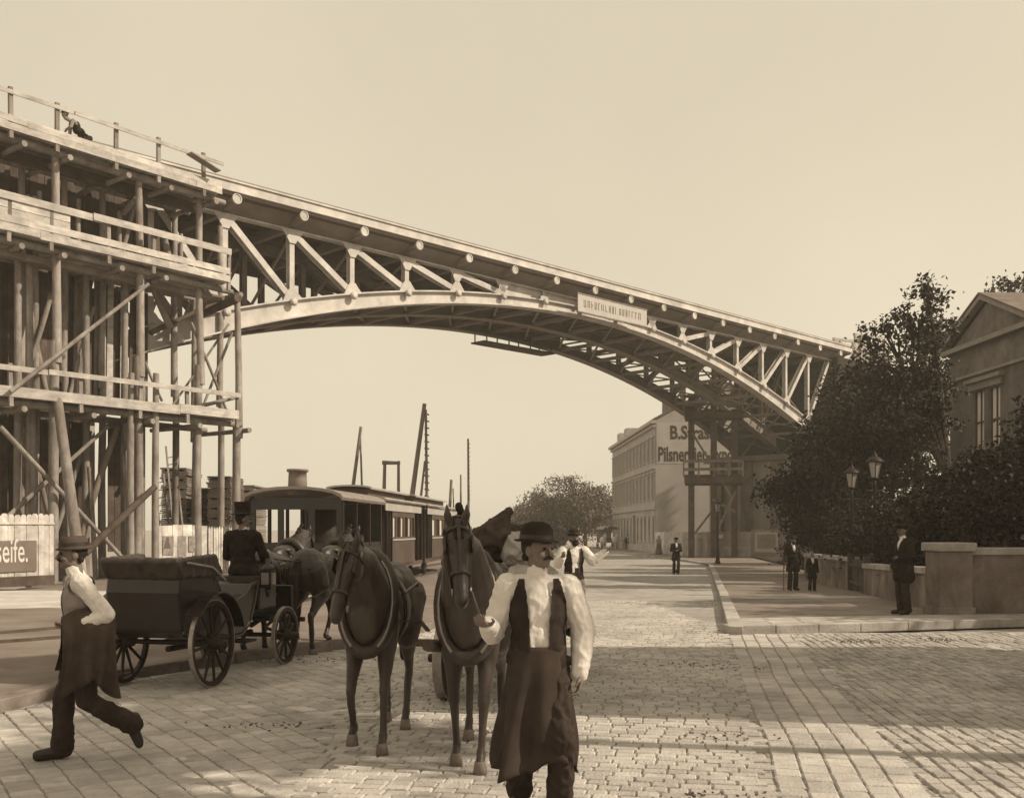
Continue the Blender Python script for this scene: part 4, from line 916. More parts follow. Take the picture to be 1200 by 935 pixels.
# ------------------------------------------------------------------ lamps
def lamp(label, loc, h, group='gas street lamps'):
    t = thing('gas_lamp', label, 'street lamp', loc, .3, group)
    m = MB(); m.lathe([(.17, 0), (.17, .12), (.12, .2), (.11, .7), (.075, .8), (.06, 1.0), (.045, h-1.0), (.06, h-.95), (.04, h-.9), (.04, h-.72)], (0, 0, 0), 12); m.build('post', ironblack, t)
    m = MB(); m.tube([(-.3, 0, h-1.1), (.3, 0, h-1.1)], .02, 6); m.build('ladder_bar', ironblack, t)
    m = MB(); m.lathe([(.13, h-.7), (.23, h-.22)], (0, 0, 0), 6, smooth=False); m.build('lantern_glass', glassl, t)
    m = MB()
    for i in range(6):
        a = 2*PI*i/6; m.bar((.135*math.cos(a), .135*math.sin(a), h-.71), (.24*math.cos(a), .24*math.sin(a), h-.21), .025)
    m.lathe([(.1, h-.74), (.15, h-.72), (.14, h-.69)], (0, 0, 0), 6, smooth=False); m.build('lantern_frame', ironblack, t)
    m = MB(); m.lathe([(.27, h-.23), (.26, h-.19), (.14, h-.07), (.08, h-.05), (.08, h), (.03, h+.04), (.02, h+.12)], (0, 0, 0), 12); m.build('lantern_cap', ironblack, t); return t
p = wpt(841, 62); p.z = gz(p.x, 62)+.12; lamp('slender gas lamp on the pavement corner in front of the scaffold tower', p, 3.85)
for px, pt, d, lb in ((998, 547, 35, 'gas lamp among the shrubs, the lower and left of the garden pair'), (1025, 533, 31.5, 'gas lamp among the shrubs, the taller and right of the garden pair')):
    p = wpt(px, d); p.z = gz(p.x, d)+.1; lamp(lb, p, EZ+(HY-pt)/F*d-p.z)
# ------------------------------------------------------------------ house added out of view on the right to shade the crossing
hs = thing('added_shade_house', 'plain rendered house added out of view to shade the crossing', 'building', (17.4, 10.3, 0), 0)
MB().box((0, 0, 6.2), (11.5, 4.6, 12.4)).build('wall', plaster, hs)
m = MB(); m.prism([(-2.6, 12.4), (2.6, 12.4), (0, 14.2)], (0, 1, 0), (0, 0, 1), (-6, 0, 0), (12, 0, 0)); m.build('roof', roofm, hs)
for x, y in ((-3, .8), (3, -.5)): MB().box((x, y, 14.0), (.8, .6, 2.4)).build('chimney', stone, hs)
for i in range(5):
    for z in (1.8, 5.4, 9): MB().box((-4.4+i*2.2, -2.32, z+.9), (1.0, .06, 1.9)).build('window', pane, hs)

for (x, y, hz, r, n_, lb) in ((8.2, 5.1, 9.4, 1.0, 2200, 'unseen street tree added to shade the near road'), (10.2, 7.0, 9.8, 1.2, 2400, 'second unseen street tree added to shade the near road'), (17.5, 19.4, 6.6, 2.6, 6000, 'unseen spreading tree past the higher wall, added to shade the pavement'), (17.2, 25, 7.2, 2.6, 6000, 'unseen spreading tree behind the right shrubs, added to shade the pavement')):
    tree('added_shade_tree', lb, 'tree', (x, y, .1), [(0, 0, hz, r, r, r*.7), (-r*.6, .2, hz-.7, r*.7, r*.8, r*.5), (r*.6, -.2, hz-.6, r*.7, r*.8, r*.5)], n_, .22, foliage, .2, .4, 'unseen trees added for shade on the right')  # trees put in out of view to shade the road and pavement
# ------------------------------------------------------------------ people (local: facing -y, their left = +x)
def person(label, loc, rz=0, H=1.75, pose={}, wear=(), hat=None, vox=.014, hairm=hair, beard=None, cat='person', group=None, hx=0, hyaw=0, lean=0, mats={}):
    t = thing('person', label, cat, loc, rz, group); k = H/1.75
    J = dict(hipL=(.095, 0, .92), knL=(.1, -.03, .5), anL=(.1, .03, .09), toL=(.13, -.15, .03), shL=(.185, .0, 1.42), elL=(.24, .04, 1.13), wrL=(.25, -.05, .88), haL=(.01, -.25, -1))
    for q in list(J): v = J[q]; J[q[:-1]+'R'] = (-v[0], v[1], v[2])
    J['pz'] = 0; J.update(pose); pz = J['pz']
    tl = math.tan(lean)
    def up(p):                                   # upper body follows the lean and the raised or lowered pelvis
        p = V(p); return V((p.x, p.y-tl*max(0, p.z-.95), p.z+pz))*k
    G = {}
    for q in J:
        if not isinstance(J[q], tuple) or q.startswith('ha'): continue
        G[q] = up(J[q]) if q[:2] in ('sh', 'el', 'wr', 'hi') else V(J[q])*k
    hc = up((0, -.025, 1.635)); YR = Matrix.Rotation(hyaw, 3, 'Z')
    def hd(x, y, z): return hc+YR@(V((x, y, z))*k)
    def torso(mb, o, skirt=0):
        for c, r in (((0, .005, 1.27), (.155, .105, .2)), ((0, .012, 1.385), (.165, .08, .085)), ((0, -.008, 1.08), (.14, .105, .17)), ((0, .008, .96), (.155, .115, .12))):
            mb.ell(up(c), [(a+o)*k for a in r])
        mb.caps(up((-.13, .01, 1.4)), up((.13, .01, 1.4)), (.075+o)*k); return mb
    def arm(mb, s, o, full=True, wide=0):
        mb.caps(G['sh'+s], G['el'+s], (.054+o+wide*.5)*k, (.044+o+wide)*k); 
        if full: mb.caps(G['el'+s], G['wr'+s], (.043+o+wide)*k, (.030+o+wide*.3)*k)
        return mb
    def leg(mb, s, o, lo=0.):
        mb.caps(G['hip'+s], G['kn'+s], (.083+o)*k, (.056+o)*k); mb.caps(G['kn'+s], G['an'+s], (.056+o)*k, (.038+o+lo)*k); return mb
    # body: one continuous skin mesh
    b = torso(MB(), -.012)
    for s in 'LR':
        leg(b, s, -.008); arm(b, s, -.004); b.caps(G['an'+s], G['to'+s], .036*k, .028*k)
        w = G['wr'+s]; fd = V(J['ha'+s]).normalized(); fa = (w-G['el'+s]).normalized(); sx = 1 if s == 'L' else -1
        side = V((0, -1, 0)) if abs(fd.y) < .8 else V((-sx, 0, 0)); side = (side-fd*side.dot(fd)).normalized(); nrm = fd.cross(side).normalized()
        if nrm.dot(V((-sx, 0, 0))) < 0: nrm = -nrm           # nrm points to the palm side
        pc = w+fd*.05*k
        R = Matrix((side, fd, nrm)).transposed(); b.ell(pc, (.042*k, .052*k, .019*k), R, 12, 8)
        for i, (ox, ln) in enumerate(((.03, .07), (.01, .08), (-.01, .075), (-.03, .058))):
            p0 = w+(fd*.085+side*ox)*k; p1 = p0+(fd*.9+nrm*.35).normalized()*ln*.5*k; p2 = p1+(fd*.35+nrm*.95).normalized()*ln*.55*k
            b.caps(p0, p1, .0095*k, .0088*k, 8); b.caps(p1, p2, .0088*k, .0075*k, 8)
        p0 = w+(fd*.03+side*.036)*k; p1 = p0+(fd*.5+side*.6+nrm*.4).normalized()*.038*k; b.caps(p0, p1, .0115*k, .0095*k, 8); b.caps(p1, p1+(fd*.9+nrm*.4).normalized()*.03*k, .0095*k, .008*k, 8)
    b.caps(up((0, .012, 1.4)), hd(0, .015, -.07), .058*k, .054*k)
    b.ell(hd(0, .012, .02), (.076*k, .096*k, .098*k), YR); b.ell(hd(0, -.022, -.05), (.057*k, .066*k, .066*k), YR); b.ell(hd(0, -.062, -.088), (.026*k, .022*k, .02*k), YR)
    b.caps(hd(0, -.086, .012), hd(0, -.108, -.028), .010*k, .0155*k, 8); b.caps(hd(-.035, -.078, .03), hd(.035, -.078, .03), .013*k, None, 8)
    for sx in (-1, 1): b.ell(hd(sx*.076, .012, -.008), (.010*k, .022*k, .032*k), YR, 10, 8); b.ell(hd(sx*.04, -.066, -.03), (.024*k, .02*k, .022*k), YR)
    b.caps(hd(-.018, -.083, -.058), hd(.018, -.083, -.058), .008*k, None, 6)
    blob('body', b, skin, t, vox*.72, 2)
    # hair, eyes, beard
    if hairm:
        h = MB(); h.ell(hd(0, .028, .03), (.081*k, .09*k, .095*k), YR); h.caps(hd(-.05, .06, -.045), hd(.05, .06, -.045), .024*k); blob('hair', h, hairm, t, vox, 2, .003, 60, cut=lambda c: (YR.transposed()@(c-hc)).y < -.03*k and (YR.transposed()@(c-hc)).z < .07*k)
    if vox < .0125:
        e = MB(); 
        for sx in (-1, 1): e.ell(hd(sx*.031, -.082, .006), (.012*k, .008*k, .009*k), YR, 10, 8)
        e.build('eyes', hair, t)
    if beard == 'moustache':
        h = MB(); h.caps(hd(0, -.098, -.042), hd(.04, -.082, -.056), .012*k, .007*k, 8); h.caps(hd(0, -.098, -.042), hd(-.04, -.082, -.056), .012*k, .007*k, 8); blob('moustache', h, hairm or hair, t, .006, 1)
    if beard == 'full':
        h = MB(); h.ell(hd(0, -.05, -.095), (.055*k, .045*k, .06*k), YR); h.caps(hd(-.05, -.04, -.045), hd(.05, -.04, -.045), .022*k); h.caps(hd(-.03, -.09, -.045), hd(.03, -.09, -.045), .013*k); blob('beard', h, hairm or hair, t, vox, 2, .004, 50)
    g = lambda n, d: mats.get(n, d)
    wr = .008*k
    if 'trousers' in wear:
        m = MB(); m.ell(up((0, .005, .96)), (.168*k, .128*k, .13*k)); m.ell(up((0, .0, 1.05)), (.15*k, .108*k, .06*k))
        for s in 'LR': leg(m, s, .018, .026)
        blob('trousers', m, g('trousers', trous), t, vox, 2, wr*1.5, 11, ridge=True)
    if 'skirt' in wear:
        m = MB()
        for i in range(14):
            a = 2*PI*i/14; top = up((.13*math.cos(a), .1*math.sin(a), 1.03)); bot = V((.30*math.cos(a), .3*math.sin(a), .1))*k; m.caps(top, bot, .05*k, .07*k, 8)
        blob('skirt', m, g('skirt', trous), t, vox, 3, wr, 9)
    if 'shirt' in wear:
        m = torso(MB(), .010); wd = J.get('puff', 0)
        for s in 'LR':
            arm(m, s, .014, True, wd); m.caps(G['wr'+s], G['wr'+s]+(G['el'+s]-G['wr'+s])*.12, .04*k)
        m.caps(up((0, .01, 1.44)), hd(0, .012, -.12), .064*k, .06*k); blob('shirt', m, g('shirt', shirt), t, vox, 1, wr*.85, 16, ridge=True)
    if 'vest' in wear:
        m = torso(MB(), .032); op = J.get('open', 0)
        blob('waistcoat', m, g('vest', vestd), t, vox, 3, wr, 10, cut=lambda c: c.z > (1.47+pz)*k or c.z < (J.get('vz', .93)+pz)*k or (c.y+tl*max(0, c.z/k-.95)*k < -.02*k and abs(c.x) < (op+.10*max(0, c.z/k-1.2))*k) or abs(c.x) > (.205-.32*max(0, c.z/k-pz-1.24))*k)
    if 'coat' in wear:
        m = torso(MB(), .03); cl = J.get('coatlen', .8)
        for s in 'LR': arm(m, s, .02)
        if cl < .9 and pz > -.2:
            for sx in (-1, 1):
                for yy_ in (-.03, .05): m.caps(up((sx*.07, yy_, .98)), up((sx*.1, yy_, cl)), .105*k, .115*k)
        blob('coat', m, g('coat', coatm), t, vox, 2, wr*1.5, 10, ridge=True, cut=lambda c: (c.y+tl*max(0, c.z/k-.95)*k < -.05*k and c.z > (1.22+pz)*k and abs(c.x) < .18*(c.z/k-pz-1.22)*k and c.z < (1.5+pz)*k))
        if 'shirt' not in wear:
            m = MB(); m.ell(up((0, -.045, 1.34)), (.08*k, .075*k, .14*k)); m.caps(up((0, .0, 1.45)), hd(0, .01, -.115), .062*k); blob('shirt_front', m, shirt, t, vox, 2)
    if 'apron' in wear:
        lo = J.get('apronz', .42); na, nt_ = 60, 26; rows = [[], []]
        for lay in (0, 1):
            for j in range(nt_):
                tt = j/(nt_-1)
                for i in range(na):
                    a = -PI*1.2+PI*1.4*i/(na-1); fo = (.03+.07*tt)*tt**.7*(math.sin(a*5.3+1.2*math.sin(tt*3)+.7)+.5*math.sin(a*9.1+2+tt*2)); wd_ = 1+.35*tt**1.3
                    rr = 1+fo*3-(.05 if lay else 0); zz_ = 1.06-(1.06-lo+.05*math.sin(a*2.1+.5)+.015*math.sin(a*7))*tt
                    b0 = up((.172*rr*math.cos(a)*wd_, .135*rr*math.sin(a)*wd_, 1.06)); rows[lay].append(V((b0.x+J.get('apx', 0)*tt, b0.y+J.get('apy', 0)*tt, zz_*k)))
        m = MB(); idx = lambda l, j, i: l*na*nt_+j*na+i; fs = []
        for j in range(nt_-1):
            for i in range(na-1): fs += [(idx(0, j, i), idx(0, j, i+1), idx(0, j+1, i+1), idx(0, j+1, i)), (idx(1, j, i), idx(1, j+1, i), idx(1, j+1, i+1), idx(1, j, i+1))]
        for i in range(na-1): fs += [(idx(0, nt_-1, i), idx(0, nt_-1, i+1), idx(1, nt_-1, i+1), idx(1, nt_-1, i)), (idx(0, 0, i+1), idx(0, 0, i), idx(1, 0, i), idx(1, 0, i+1))]
        for j in range(nt_-1): fs += [(idx(0, j, 0), idx(0, j+1, 0), idx(1, j+1, 0), idx(1, j, 0)), (idx(0, j+1, na-1), idx(0, j, na-1), idx(1, j, na-1), idx(1, j+1, na-1))]
        m.add(rows[0]+rows[1], fs, True).build('apron', g('apron', apron), t)
    for s in 'LR':
        m = MB(); a = G['an'+s]; q = G['to'+s]; d = q-a; m.caps(a+V((0, .015, .05))*k, a-V((0, 0, .01))*k, .05*k, .052*k); m.caps(a-V((0, 0, .022))*k, q+V((0, 0, .018))*k, .05*k, .036*k); m.caps(a-V((0, 0, .05))*k, q-V((0, 0, .0))*k, .036*k, .034*k)
        blob('boot', m, g('boot', bootm), t, min(vox, .014), 2)
    hm = g('hat', felt); o = (0, .012, .062)
    if hat == 'bowler': prof = [(.118, -.012), (.127, -.004), (.092, .002), (.09, .06), (.07, .095), (.03, .11)]
    elif hat == 'top': prof = [(.125, .004), (.13, .012), (.09, .016), (.087, .1), (.094, .17), (.09, .175)]
    elif hat == 'felt': prof = [(.108, -.026), (.115, -.02), (.094, -.006), (.087, .05), (.07, .08), (.03, .07)]
    elif hat == 'cap': prof = [(.094, -.01), (.1, .03), (.112, .05), (.1, .075), (.05, .085)]
    else: prof = None
    if prof:
        TR = YR@Matrix.Rotation(hx, 3, 'X'); m = MB(); m.lathe([(r*k, z*k) for r, z in prof], hd(*o), 24, TR)
        m.v = [tuple(V(v)+(YR@V((0, (YR.transposed()@(V(v)-hc)).y*.2, 0)))) for v in m.v]
        ho = m.build('hat', hm, t)
        if hat == 'cap':
            v_ = MB(); v_.ell(hd(0, -.105, .05), (.07*k, .05*k, .008*k), YR); v_.build('peak', hm, ho)
        else:
            v_ = MB(); v_.lathe([(.0945*k, .004*k), (.0935*k, .03*k)], hd(*o), 24, TR, cap=False); v_.v = [tuple(V(v)+(YR@V((0, (YR.transposed()@(V(v)-hc)).y*.2, 0)))) for v in v_.v]; v_.build('hat_band', bootm, ho)
    return t, G, hc

# teamster walking at the horses' heads
P = dict(knL=(.13, -.20, .5), anL=(.12, -.05, .10), toL=(.15, -.22, .04), knR=(-.1, -.05, .5), anR=(-.1, .2, .14), toR=(-.13, .08, .03),
         elL=(.285, .03, 1.14), wrL=(.25, -.06, .89), haL=(-.1, -.2, -1), elR=(-.27, .07, 1.13), wrR=(-.31, -.17, 1.2), haR=(-.4, -.85, .1), puff=.016, open=.05, vz=.9, apronz=.34, apy=-.06, apx=-.03)
tm_, G1, _ = person('teamster in white shirt, open black waistcoat and long dark apron walking beside the dray horses', (.16, 6.35, 0), .06, 1.79, P, ('trousers', 'shirt', 'vest', 'apron'), 'bowler', .0085, hyaw=.75, beard='moustache', hx=.05, mats={'vest': vestd})
# walker with a jacket over his arm
P = dict(hipL=(.09, 0, .9), hipR=(-.09, 0, .9), pz=-.02, knR=(-.1, -.12, .5), anR=(-.1, -.13, .09), toR=(-.11, -.31, .035), knL=(.1, .02, .48), anL=(.1, .36, .26), toL=(.11, .41, .1),
         elL=(.265, .16, 1.17), wrL=(.21, -.08, 1.09), haL=(-.6, -.7, -.2), elR=(-.25, .08, 1.14), wrR=(-.24, -.06, .9), haR=(.1, -.35, -1), open=.012, vz=.93, puff=.004)
wk, G2, _ = person('man in grey waistcoat and soft felt hat striding left in front of the hoarding', (-3.36, 8.0, 0), -PI/2+.52, 1.74, P, ('trousers', 'shirt', 'vest'), 'felt', .0085, beard='moustache', lean=.07, hx=.06, mats={'vest': vestg, 'hat': feltg})
nu, nv_ = 40, 26; jv = []; fs = []                              # jacket folded over the forearm: one sheet falling on both sides of it
for lay in (0, 1):
    for j in range(nv_):
        q = j/(nv_-1)*2-1; fall = abs(q)                       # q < 0 in front of the arm, q > 0 behind it
        for i in range(nu):
            u = i/(nu-1); y = -.17+.38*u; top = 1.125+.07*u+.03*math.sin(u*5); ln = (.56+.06*math.sin(u*7+1)+.05*u) if q > 0 else (.40+.05*math.sin(u*6))
            fo = fall*(.055*math.sin(u*11+fall*2.6+math.sin(u*5))+.03*math.sin(u*23+1+fall*4)); sgn = 1 if q > 0 else -1
            x = .225-.02*u+sgn*(.055*min(1, fall*6)+.03*fall)+fo-(.012 if lay else 0)*sgn; z = top-ln*max(0, fall-.06)*1.05+(.02*(1-min(1, fall*6)))-(.012 if lay and fall < .15 else 0)
            jv.append((x, y+.05*fall*(u-.5)+.02*fall*math.sin(u*9+fall*4), z))
ix = lambda l, j, i: l*nu*nv_+j*nu+i
for j in range(nv_-1):
    for i in range(nu-1): fs += [(ix(0, j, i), ix(0, j, i+1), ix(0, j+1, i+1), ix(0, j+1, i)), (ix(1, j, i), ix(1, j+1, i), ix(1, j+1, i+1), ix(1, j, i+1))]
    for i in (0, nu-1): fs.append((ix(0, j, i), ix(0, j+1, i), ix(1, j+1, i), ix(1, j, i)))
for i in range(nu-1):
    for j in (0, nv_-1): fs.append((ix(0, j, i), ix(0, j, i+1), ix(1, j, i+1), ix(1, j, i)))
j = MB().add(jv, fs, True).build('jacket', coatb); j.location = wk.location; j.rotation_euler = wk.rotation_euler
tag(j, "dark jacket carried over the striding man's arm", 'jacket')
# coachman
P = dict(pz=-.42+.0, hipL=(.1, 0, .95), hipR=(-.1, 0, .95), knL=(.13, -.42, .62), anL=(.13, -.5, .2), toL=(.14, -.68, .16), knR=(-.13, -.42, .62), anR=(-.13, -.5, .2), toR=(-.14, -.68, .16),
         elL=(.27, -.08, 1.15), wrL=(.16, -.32, 1.1), haL=(-.2, -1, 0), elR=(-.27, -.08, 1.15), wrR=(-.16, -.32, 1.1), haR=(.2, -1, 0), coatlen=.95)
CR = V((-3.97, 11.81, 0)); ca_ = math.radians(-12)
def cw(x, y, z=0): return CR+Matrix.Rotation(ca_, 3, 'Z')@V((x, y, z))
cm, _, _ = person('coachman in top hat and black coat sitting on the box of the black carriage', cw(.04, 1.78, .72), PI+ca_, 1.74, P, ('trousers', 'coat'), 'top', .011, hyaw=-.9, beard='moustache')
# bystanders on the right pavement
P = dict(elL=(.25, .03, 1.15), wrL=(.14, -.17, 1.12), haL=(-.8, -.5, .1), coatlen=.72, elR=(-.25, .05, 1.13), wrR=(-.2, -.1, .93), haR=(.1, -.3, -1))
person('stout man in flat cap and dark suit standing at the gate pillar, facing left', (7.72, 20.2, .12), -PI/2+.25, 1.76, P, ('trousers', 'coat'), 'cap', .012, beard='moustache')
p = V((9.05, 33, 0)); p.z = gz(p.x, p.y)+.12
P = dict(coatlen=.7, elR=(-.27, .0, 1.13), wrR=(-.32, -.15, .93), haR=(-.1, -.3, -1))
mn, G3, _ = person('man in dark hat and coat walking with a stick beside a child', p, .15, 1.72, P, ('trousers', 'coat'), 'bowler', .016, beard='full')
st = thing('walking_stick', 'thin walking stick held by the man beside the child', 'walking stick', p+V((-.36, -.2, 0)))
m = MB(); m.tube([(0, -.05, 0), (.02, .05, .86)], .012, 6); m.build('shaft', darkwood, st); m = MB(); m.tube([(.02, .05, .86), (.02, .06, .9), (.02, .0, .93), (.02, -.05, .9)], .013, 6); m.build('handle', darkwood, st)
p = V((9.5, 32.4, 0)); p.z = gz(p.x, p.y)+.12
person('small child in dark jacket and short trousers beside the man with the stick', p, .0, 1.2, dict(coatlen=.62, puff=0), ('coat', 'trousers'), None, .014, mats={})
p = V((7.93, 49.5, 0)); p.z = gz(p.x, p.y)
person('man in dark suit walking alone up the middle of the street', p, .1, 1.75, dict(elL=(.25, -.02, 1.14), wrL=(.08, -.2, 1.17), haL=(-1, -.3, .1), elR=(-.25, -.02, 1.14), wrR=(-.1, -.2, 1.15), haR=(1, -.3, .1), knL=(.09, -.14, .5), anL=(.08, -.02, .1), toL=(.09, -.18, .04), coatlen=.74), ('trousers', 'coat'), 'cap', .02)
# man behind the teamster
p = V((1.06, 17.6, 0))
P = dict(knL=(.13, -.02, .5), anL=(.18, .1, .09), toL=(.3, -.02, .03), knR=(-.1, -.1, .5), anR=(-.14, -.08, .09), toR=(-.2, -.22, .03), elL=(.3, -.12, 1.24), wrL=(.50, -.2, 1.4), haL=(.6, -.4, .5), elR=(-.3, -.1, 1.2), wrR=(-.3, -.3, 1.3), haR=(0, -.7, .4), puff=.03, open=.05)
person('carter in white shirt raising his arm, half hidden behind the teamster', p, .25, 1.77, P, ('trousers', 'shirt', 'vest'), 'felt', .013, mats={'trousers': trousg, 'vest': vestd}, beard='full')
# blurred passer-by near the yard hoarding and people by the far cart
p = wpt(772, 88); p.z = gz(p.x, 88)+.12
person('pale-clad woman standing by the end of the yard hoarding', p, .5, 1.62, dict(), ('skirt', 'shirt'), None, .022, mats={'skirt': trousg, 'shirt': mat('pale_cloth', .36, .9, .1, 6)})
# worker crawling on the top walkway
wp = SF.inv(100, 170, -.1); wl = SF.w(wp.x, -.1, 14.6)
P = dict(pz=-.42, hipL=(.1, .12, .95), hipR=(-.1, .12, .95), knL=(.13, -.1, .30), anL=(.12, .25, .1), toL=(.12, .18, .04), knR=(-.12, .05, .2), anR=(-.12, .4, .1), toR=(-.12, .3, .03), elL=(.26, -.35, 1.15), wrL=(.3, -.55, 1.05), haL=(0, -.6, -.8), elR=(-.22, -.3, 1.12), wrR=(-.2, -.45, .92), haR=(0, -.6, -.8))
person('workman crouching on the topmost scaffold walkway', wl, SF.rz-PI/2-.3, 1.72, P, ('trousers', 'shirt', 'vest'), 'cap', .018, lean=.75, mats={'shirt': vestg})

# ------------------------------------------------------------------ horses (local: facing -y)
def horse(label, loc, rz, m, H=1.6, head=(0, -1.16, 1.86), muzz=(0, -1.42, 1.42), yaw=0, legs={}, vox=.016, group=None, face=True, ears=1., harness=True, tailm=None):
    t = thing('horse', label, 'horse', loc, rz, group); k = H/1.6
    b = MB(); e = lambda c, r, R=None: b.ell(V(c)*k, V(r)*k, R)
    e((0, -.5, 1.17), (.265, .34, .33)); e((0, -.05, 1.13), (.29, .6, .315)); e((0, .52, 1.22), (.275, .38, .33)); e((0, -.35, 1.42), (.12, .36, .16)); e((0, -.72, 1.12), (.17, .12, .22)); e((0, .3, 1.36), (.17, .4, .13))
    hd = V(head); mz = V(muzz); nb = V((0, -.58, 1.3)); mid = nb.lerp(hd, .55)+V((0, .03, .07))
    for o in (-.06, .06): b.caps((nb+V((o, .02, -.08)))*k, (mid+V((o*.7, 0, -.02)))*k, .215*k, .145*k)
    b.caps(mid*k, (hd+V((0, .05, -.03)))*k, .15*k, .105*k); b.caps((nb+V((0, .15, .1)))*k, (hd+V((0, .06, .02)))*k, .13*k, .085*k)
    d = (mz-hd).normalized(); sd = V((math.cos(yaw), math.sin(yaw), 0)); sd = (sd-d*sd.dot(d)).normalized(); dn = d.cross(sd)
    if dn.dot(V((0, .6, -1))) < 0: dn = -dn                       # towards the jaw
    L_ = (mz-hd).length; HP = lambda a, s, j: (hd+d*a*L_+sd*s+dn*j)*k
    b.caps(HP(0, 0, 0), HP(.45, 0, -.005), .098*k, .082*k); b.caps(HP(.4, 0, 0), HP(.9, 0, .005), .078*k, .06*k); b.caps(HP(.88, 0, .01), HP(1.0, 0, .015), .064*k, .06*k); b.caps(HP(.93, 0, .05), HP(1., 0, .055), .04*k, .038*k)
    for s in (-1, 1):
        b.ell(HP(.18, s*.045, .08), (.06*k, .1*k, .1*k)); b.caps(HP(.2, s*.066, -.035), HP(.3, s*.064, -.035), .033*k); b.caps(HP(.97, s*.035, -.01), HP(.99, s*.045, .01), .022*k)
        r0 = HP(-.04, s*.058, -.05); tip = HP(-.04, s*.085, -.05)+V((0, -.015, .135*ears))*k; md = r0.lerp(tip, .45)+V((s*.012, -.01, 0))*k
        b.caps(r0, md, .034*k, .036*k, 10); b.caps(md, tip, .034*k, .008*k, 10)
    LG = dict(FL=((.155, -.54, .84), (.15, -.56, .5), (.145, -.53, .13), (.145, -.57, .05)), FR=((-.155, -.54, .84), (-.15, -.56, .5), (-.145, -.53, .13), (-.145, -.57, .05)),
              HL=((.17, .42, .88), (.155, .74, .56), (.15, .7, .14), (.15, .66, .05)), HR=((-.17, .42, .88), (-.155, .74, .56), (-.15, .7, .14), (-.15, .66, .05)))
    LG.update(legs)
    for q, (a, kn, ft, hf) in LG.items():
        a, kn, ft, hf = V(a)*k, V(kn)*k, V(ft)*k, V(hf)*k; sx = 1 if a.x > 0 else -1
        if q[0] == 'F': b.caps(V((sx*.16, -.55, 1.12))*k, a, .15*k, .105*k); b.caps(a, a.lerp(kn, .75), .1*k, .055*k); b.caps(a.lerp(kn, .7), kn, .056*k, .054*k); b.caps(kn-V((0, 0, .03)), ft, .044*k, .034*k)
        else: b.caps(V((sx*.15, .62, 1.2))*k, a, .2*k, .14*k); b.caps(a, a.lerp(kn, .6), .13*k, .07*k); b.caps(a.lerp(kn, .55), kn, .07*k, .052*k); b.caps(kn+V((0, .03, .03))*k, kn-V((0, -.01, .07))*k, .045*k, .046*k); b.caps(kn, ft, .046*k, .036*k)
        b.caps(ft+V((0, 0, .02))*k, ft-V((0, 0, .01))*k, .045*k, .044*k); b.caps(ft, hf+V((0, 0, .03))*k, .04*k, .046*k)
        h = MB(); h.lathe([(.066*k, -.05*k), (.052*k, .03*k), (.046*k, .045*k)], hf, 14); h.build('hoof', hoofm, t)
    blob('body', b, m, t, vox, 3, .008, 6.5)
    # mane, forelock, tail
    h = MB()
    for i in range(9):
        c = nb.lerp(hd, i/8)+V((0, .10+.04*(1-i/8), .12)); h.caps((c+V((.0, .02, .04)))*k, (c+V((.1, .06, -.14)))*k, .035*k, .014*k, 8)
    for s in (-.03, 0, .03): h.caps(HP(-.1, s, -.06), HP(.22, s*1.2, -.11), .025*k, .012*k, 8)
    blob('mane', h, hair, t, .012, 2, .008, 22)
    h = MB(); h.caps(V((0, .86, 1.35))*k, V((0, .98, 1.15))*k, .06*k, .07*k); h.caps(V((0, .98, 1.15))*k, V((0, .99, .6))*k, .075*k, .04*k); blob('tail', h, tailm or hair, t, .016, 2, .012, 14)
    e_ = MB()
    for s in (-1, 1): e_.ell(HP(.24, s*.086, -.03), (.018*k,)*3, None, 10, 8)
    e_.build('eyes', black, t)
    if not harness: return t, HP, k
    # harness
    c = MB(); ring = []
    for i in range(24):
        a = 2*PI*i/24; ring.append(V((.262*math.sin(a), -.66+.09*math.cos(a), 1.24+.395*math.cos(a)))*k)
    c.tube(ring, .06*k, 10, closed=True); co = c.build('collar', leather, t)
    hm_ = MB()
    for s in (-1, 1): hm_.tube([q+V((0, -.055*k, 0)) for q in (ring[2:11] if s > 0 else ring[14:23])], .016*k, 6)
    hm_.build('hames', brass, co)
    s_ = MB()
    def strap(mb, pts, w=.034): 
        for a, q in zip(pts[:-1], pts[1:]): mb.bar(a, q, w*k, .014*k)
    def hoop(a, rr, j=0, rj=None):
        return [HP(a, rr*math.cos(x), (rj or rr)*math.sin(x)+j) for x in np.linspace(0, 2*PI, 15)]
    for a, rr, j, rj in ((.06, .1, .03, .145), (.66, .08, .005, .085)): s_.tube(hoop(a, rr, j, rj)[:-1], .013*k, 6, closed=True)
    for s in (-1, 1):
        strap(s_, [HP(.02, s*.1, -.02), HP(.35, s*.096, .0), HP(.66, s*.083, 0), HP(.86, s*.07, .03)])
    strap(s_, [HP(.08, 0, -.125), HP(.66, 0, -.09)], .03)
    br_ = s_.build('bridle', leather, t)
    for s in (-1, 1):
        MB().box(HP(.25, s*.118, -.03), (.015*k, .1*k, .11*k), R=Matrix((sd, dn, d)).transposed()).build('blinker', leather, br_)
        MB().lathe([(.028*k, 0), (.028*k, .02*k)], HP(.86, s*.075, .03), 10, Matrix.Rotation(PI/2, 3, 'Y')).build('bit_ring', brass, br_)
    g = MB()
    for y, rx, rz, cz in ((-.28, .305, .35, 1.15), ): g.tube([V((rx*math.sin(a), y, cz+rz*math.cos(a)))*k for a in np.linspace(0, 2*PI, 24)[:-1]], .02*k, 6, closed=True)
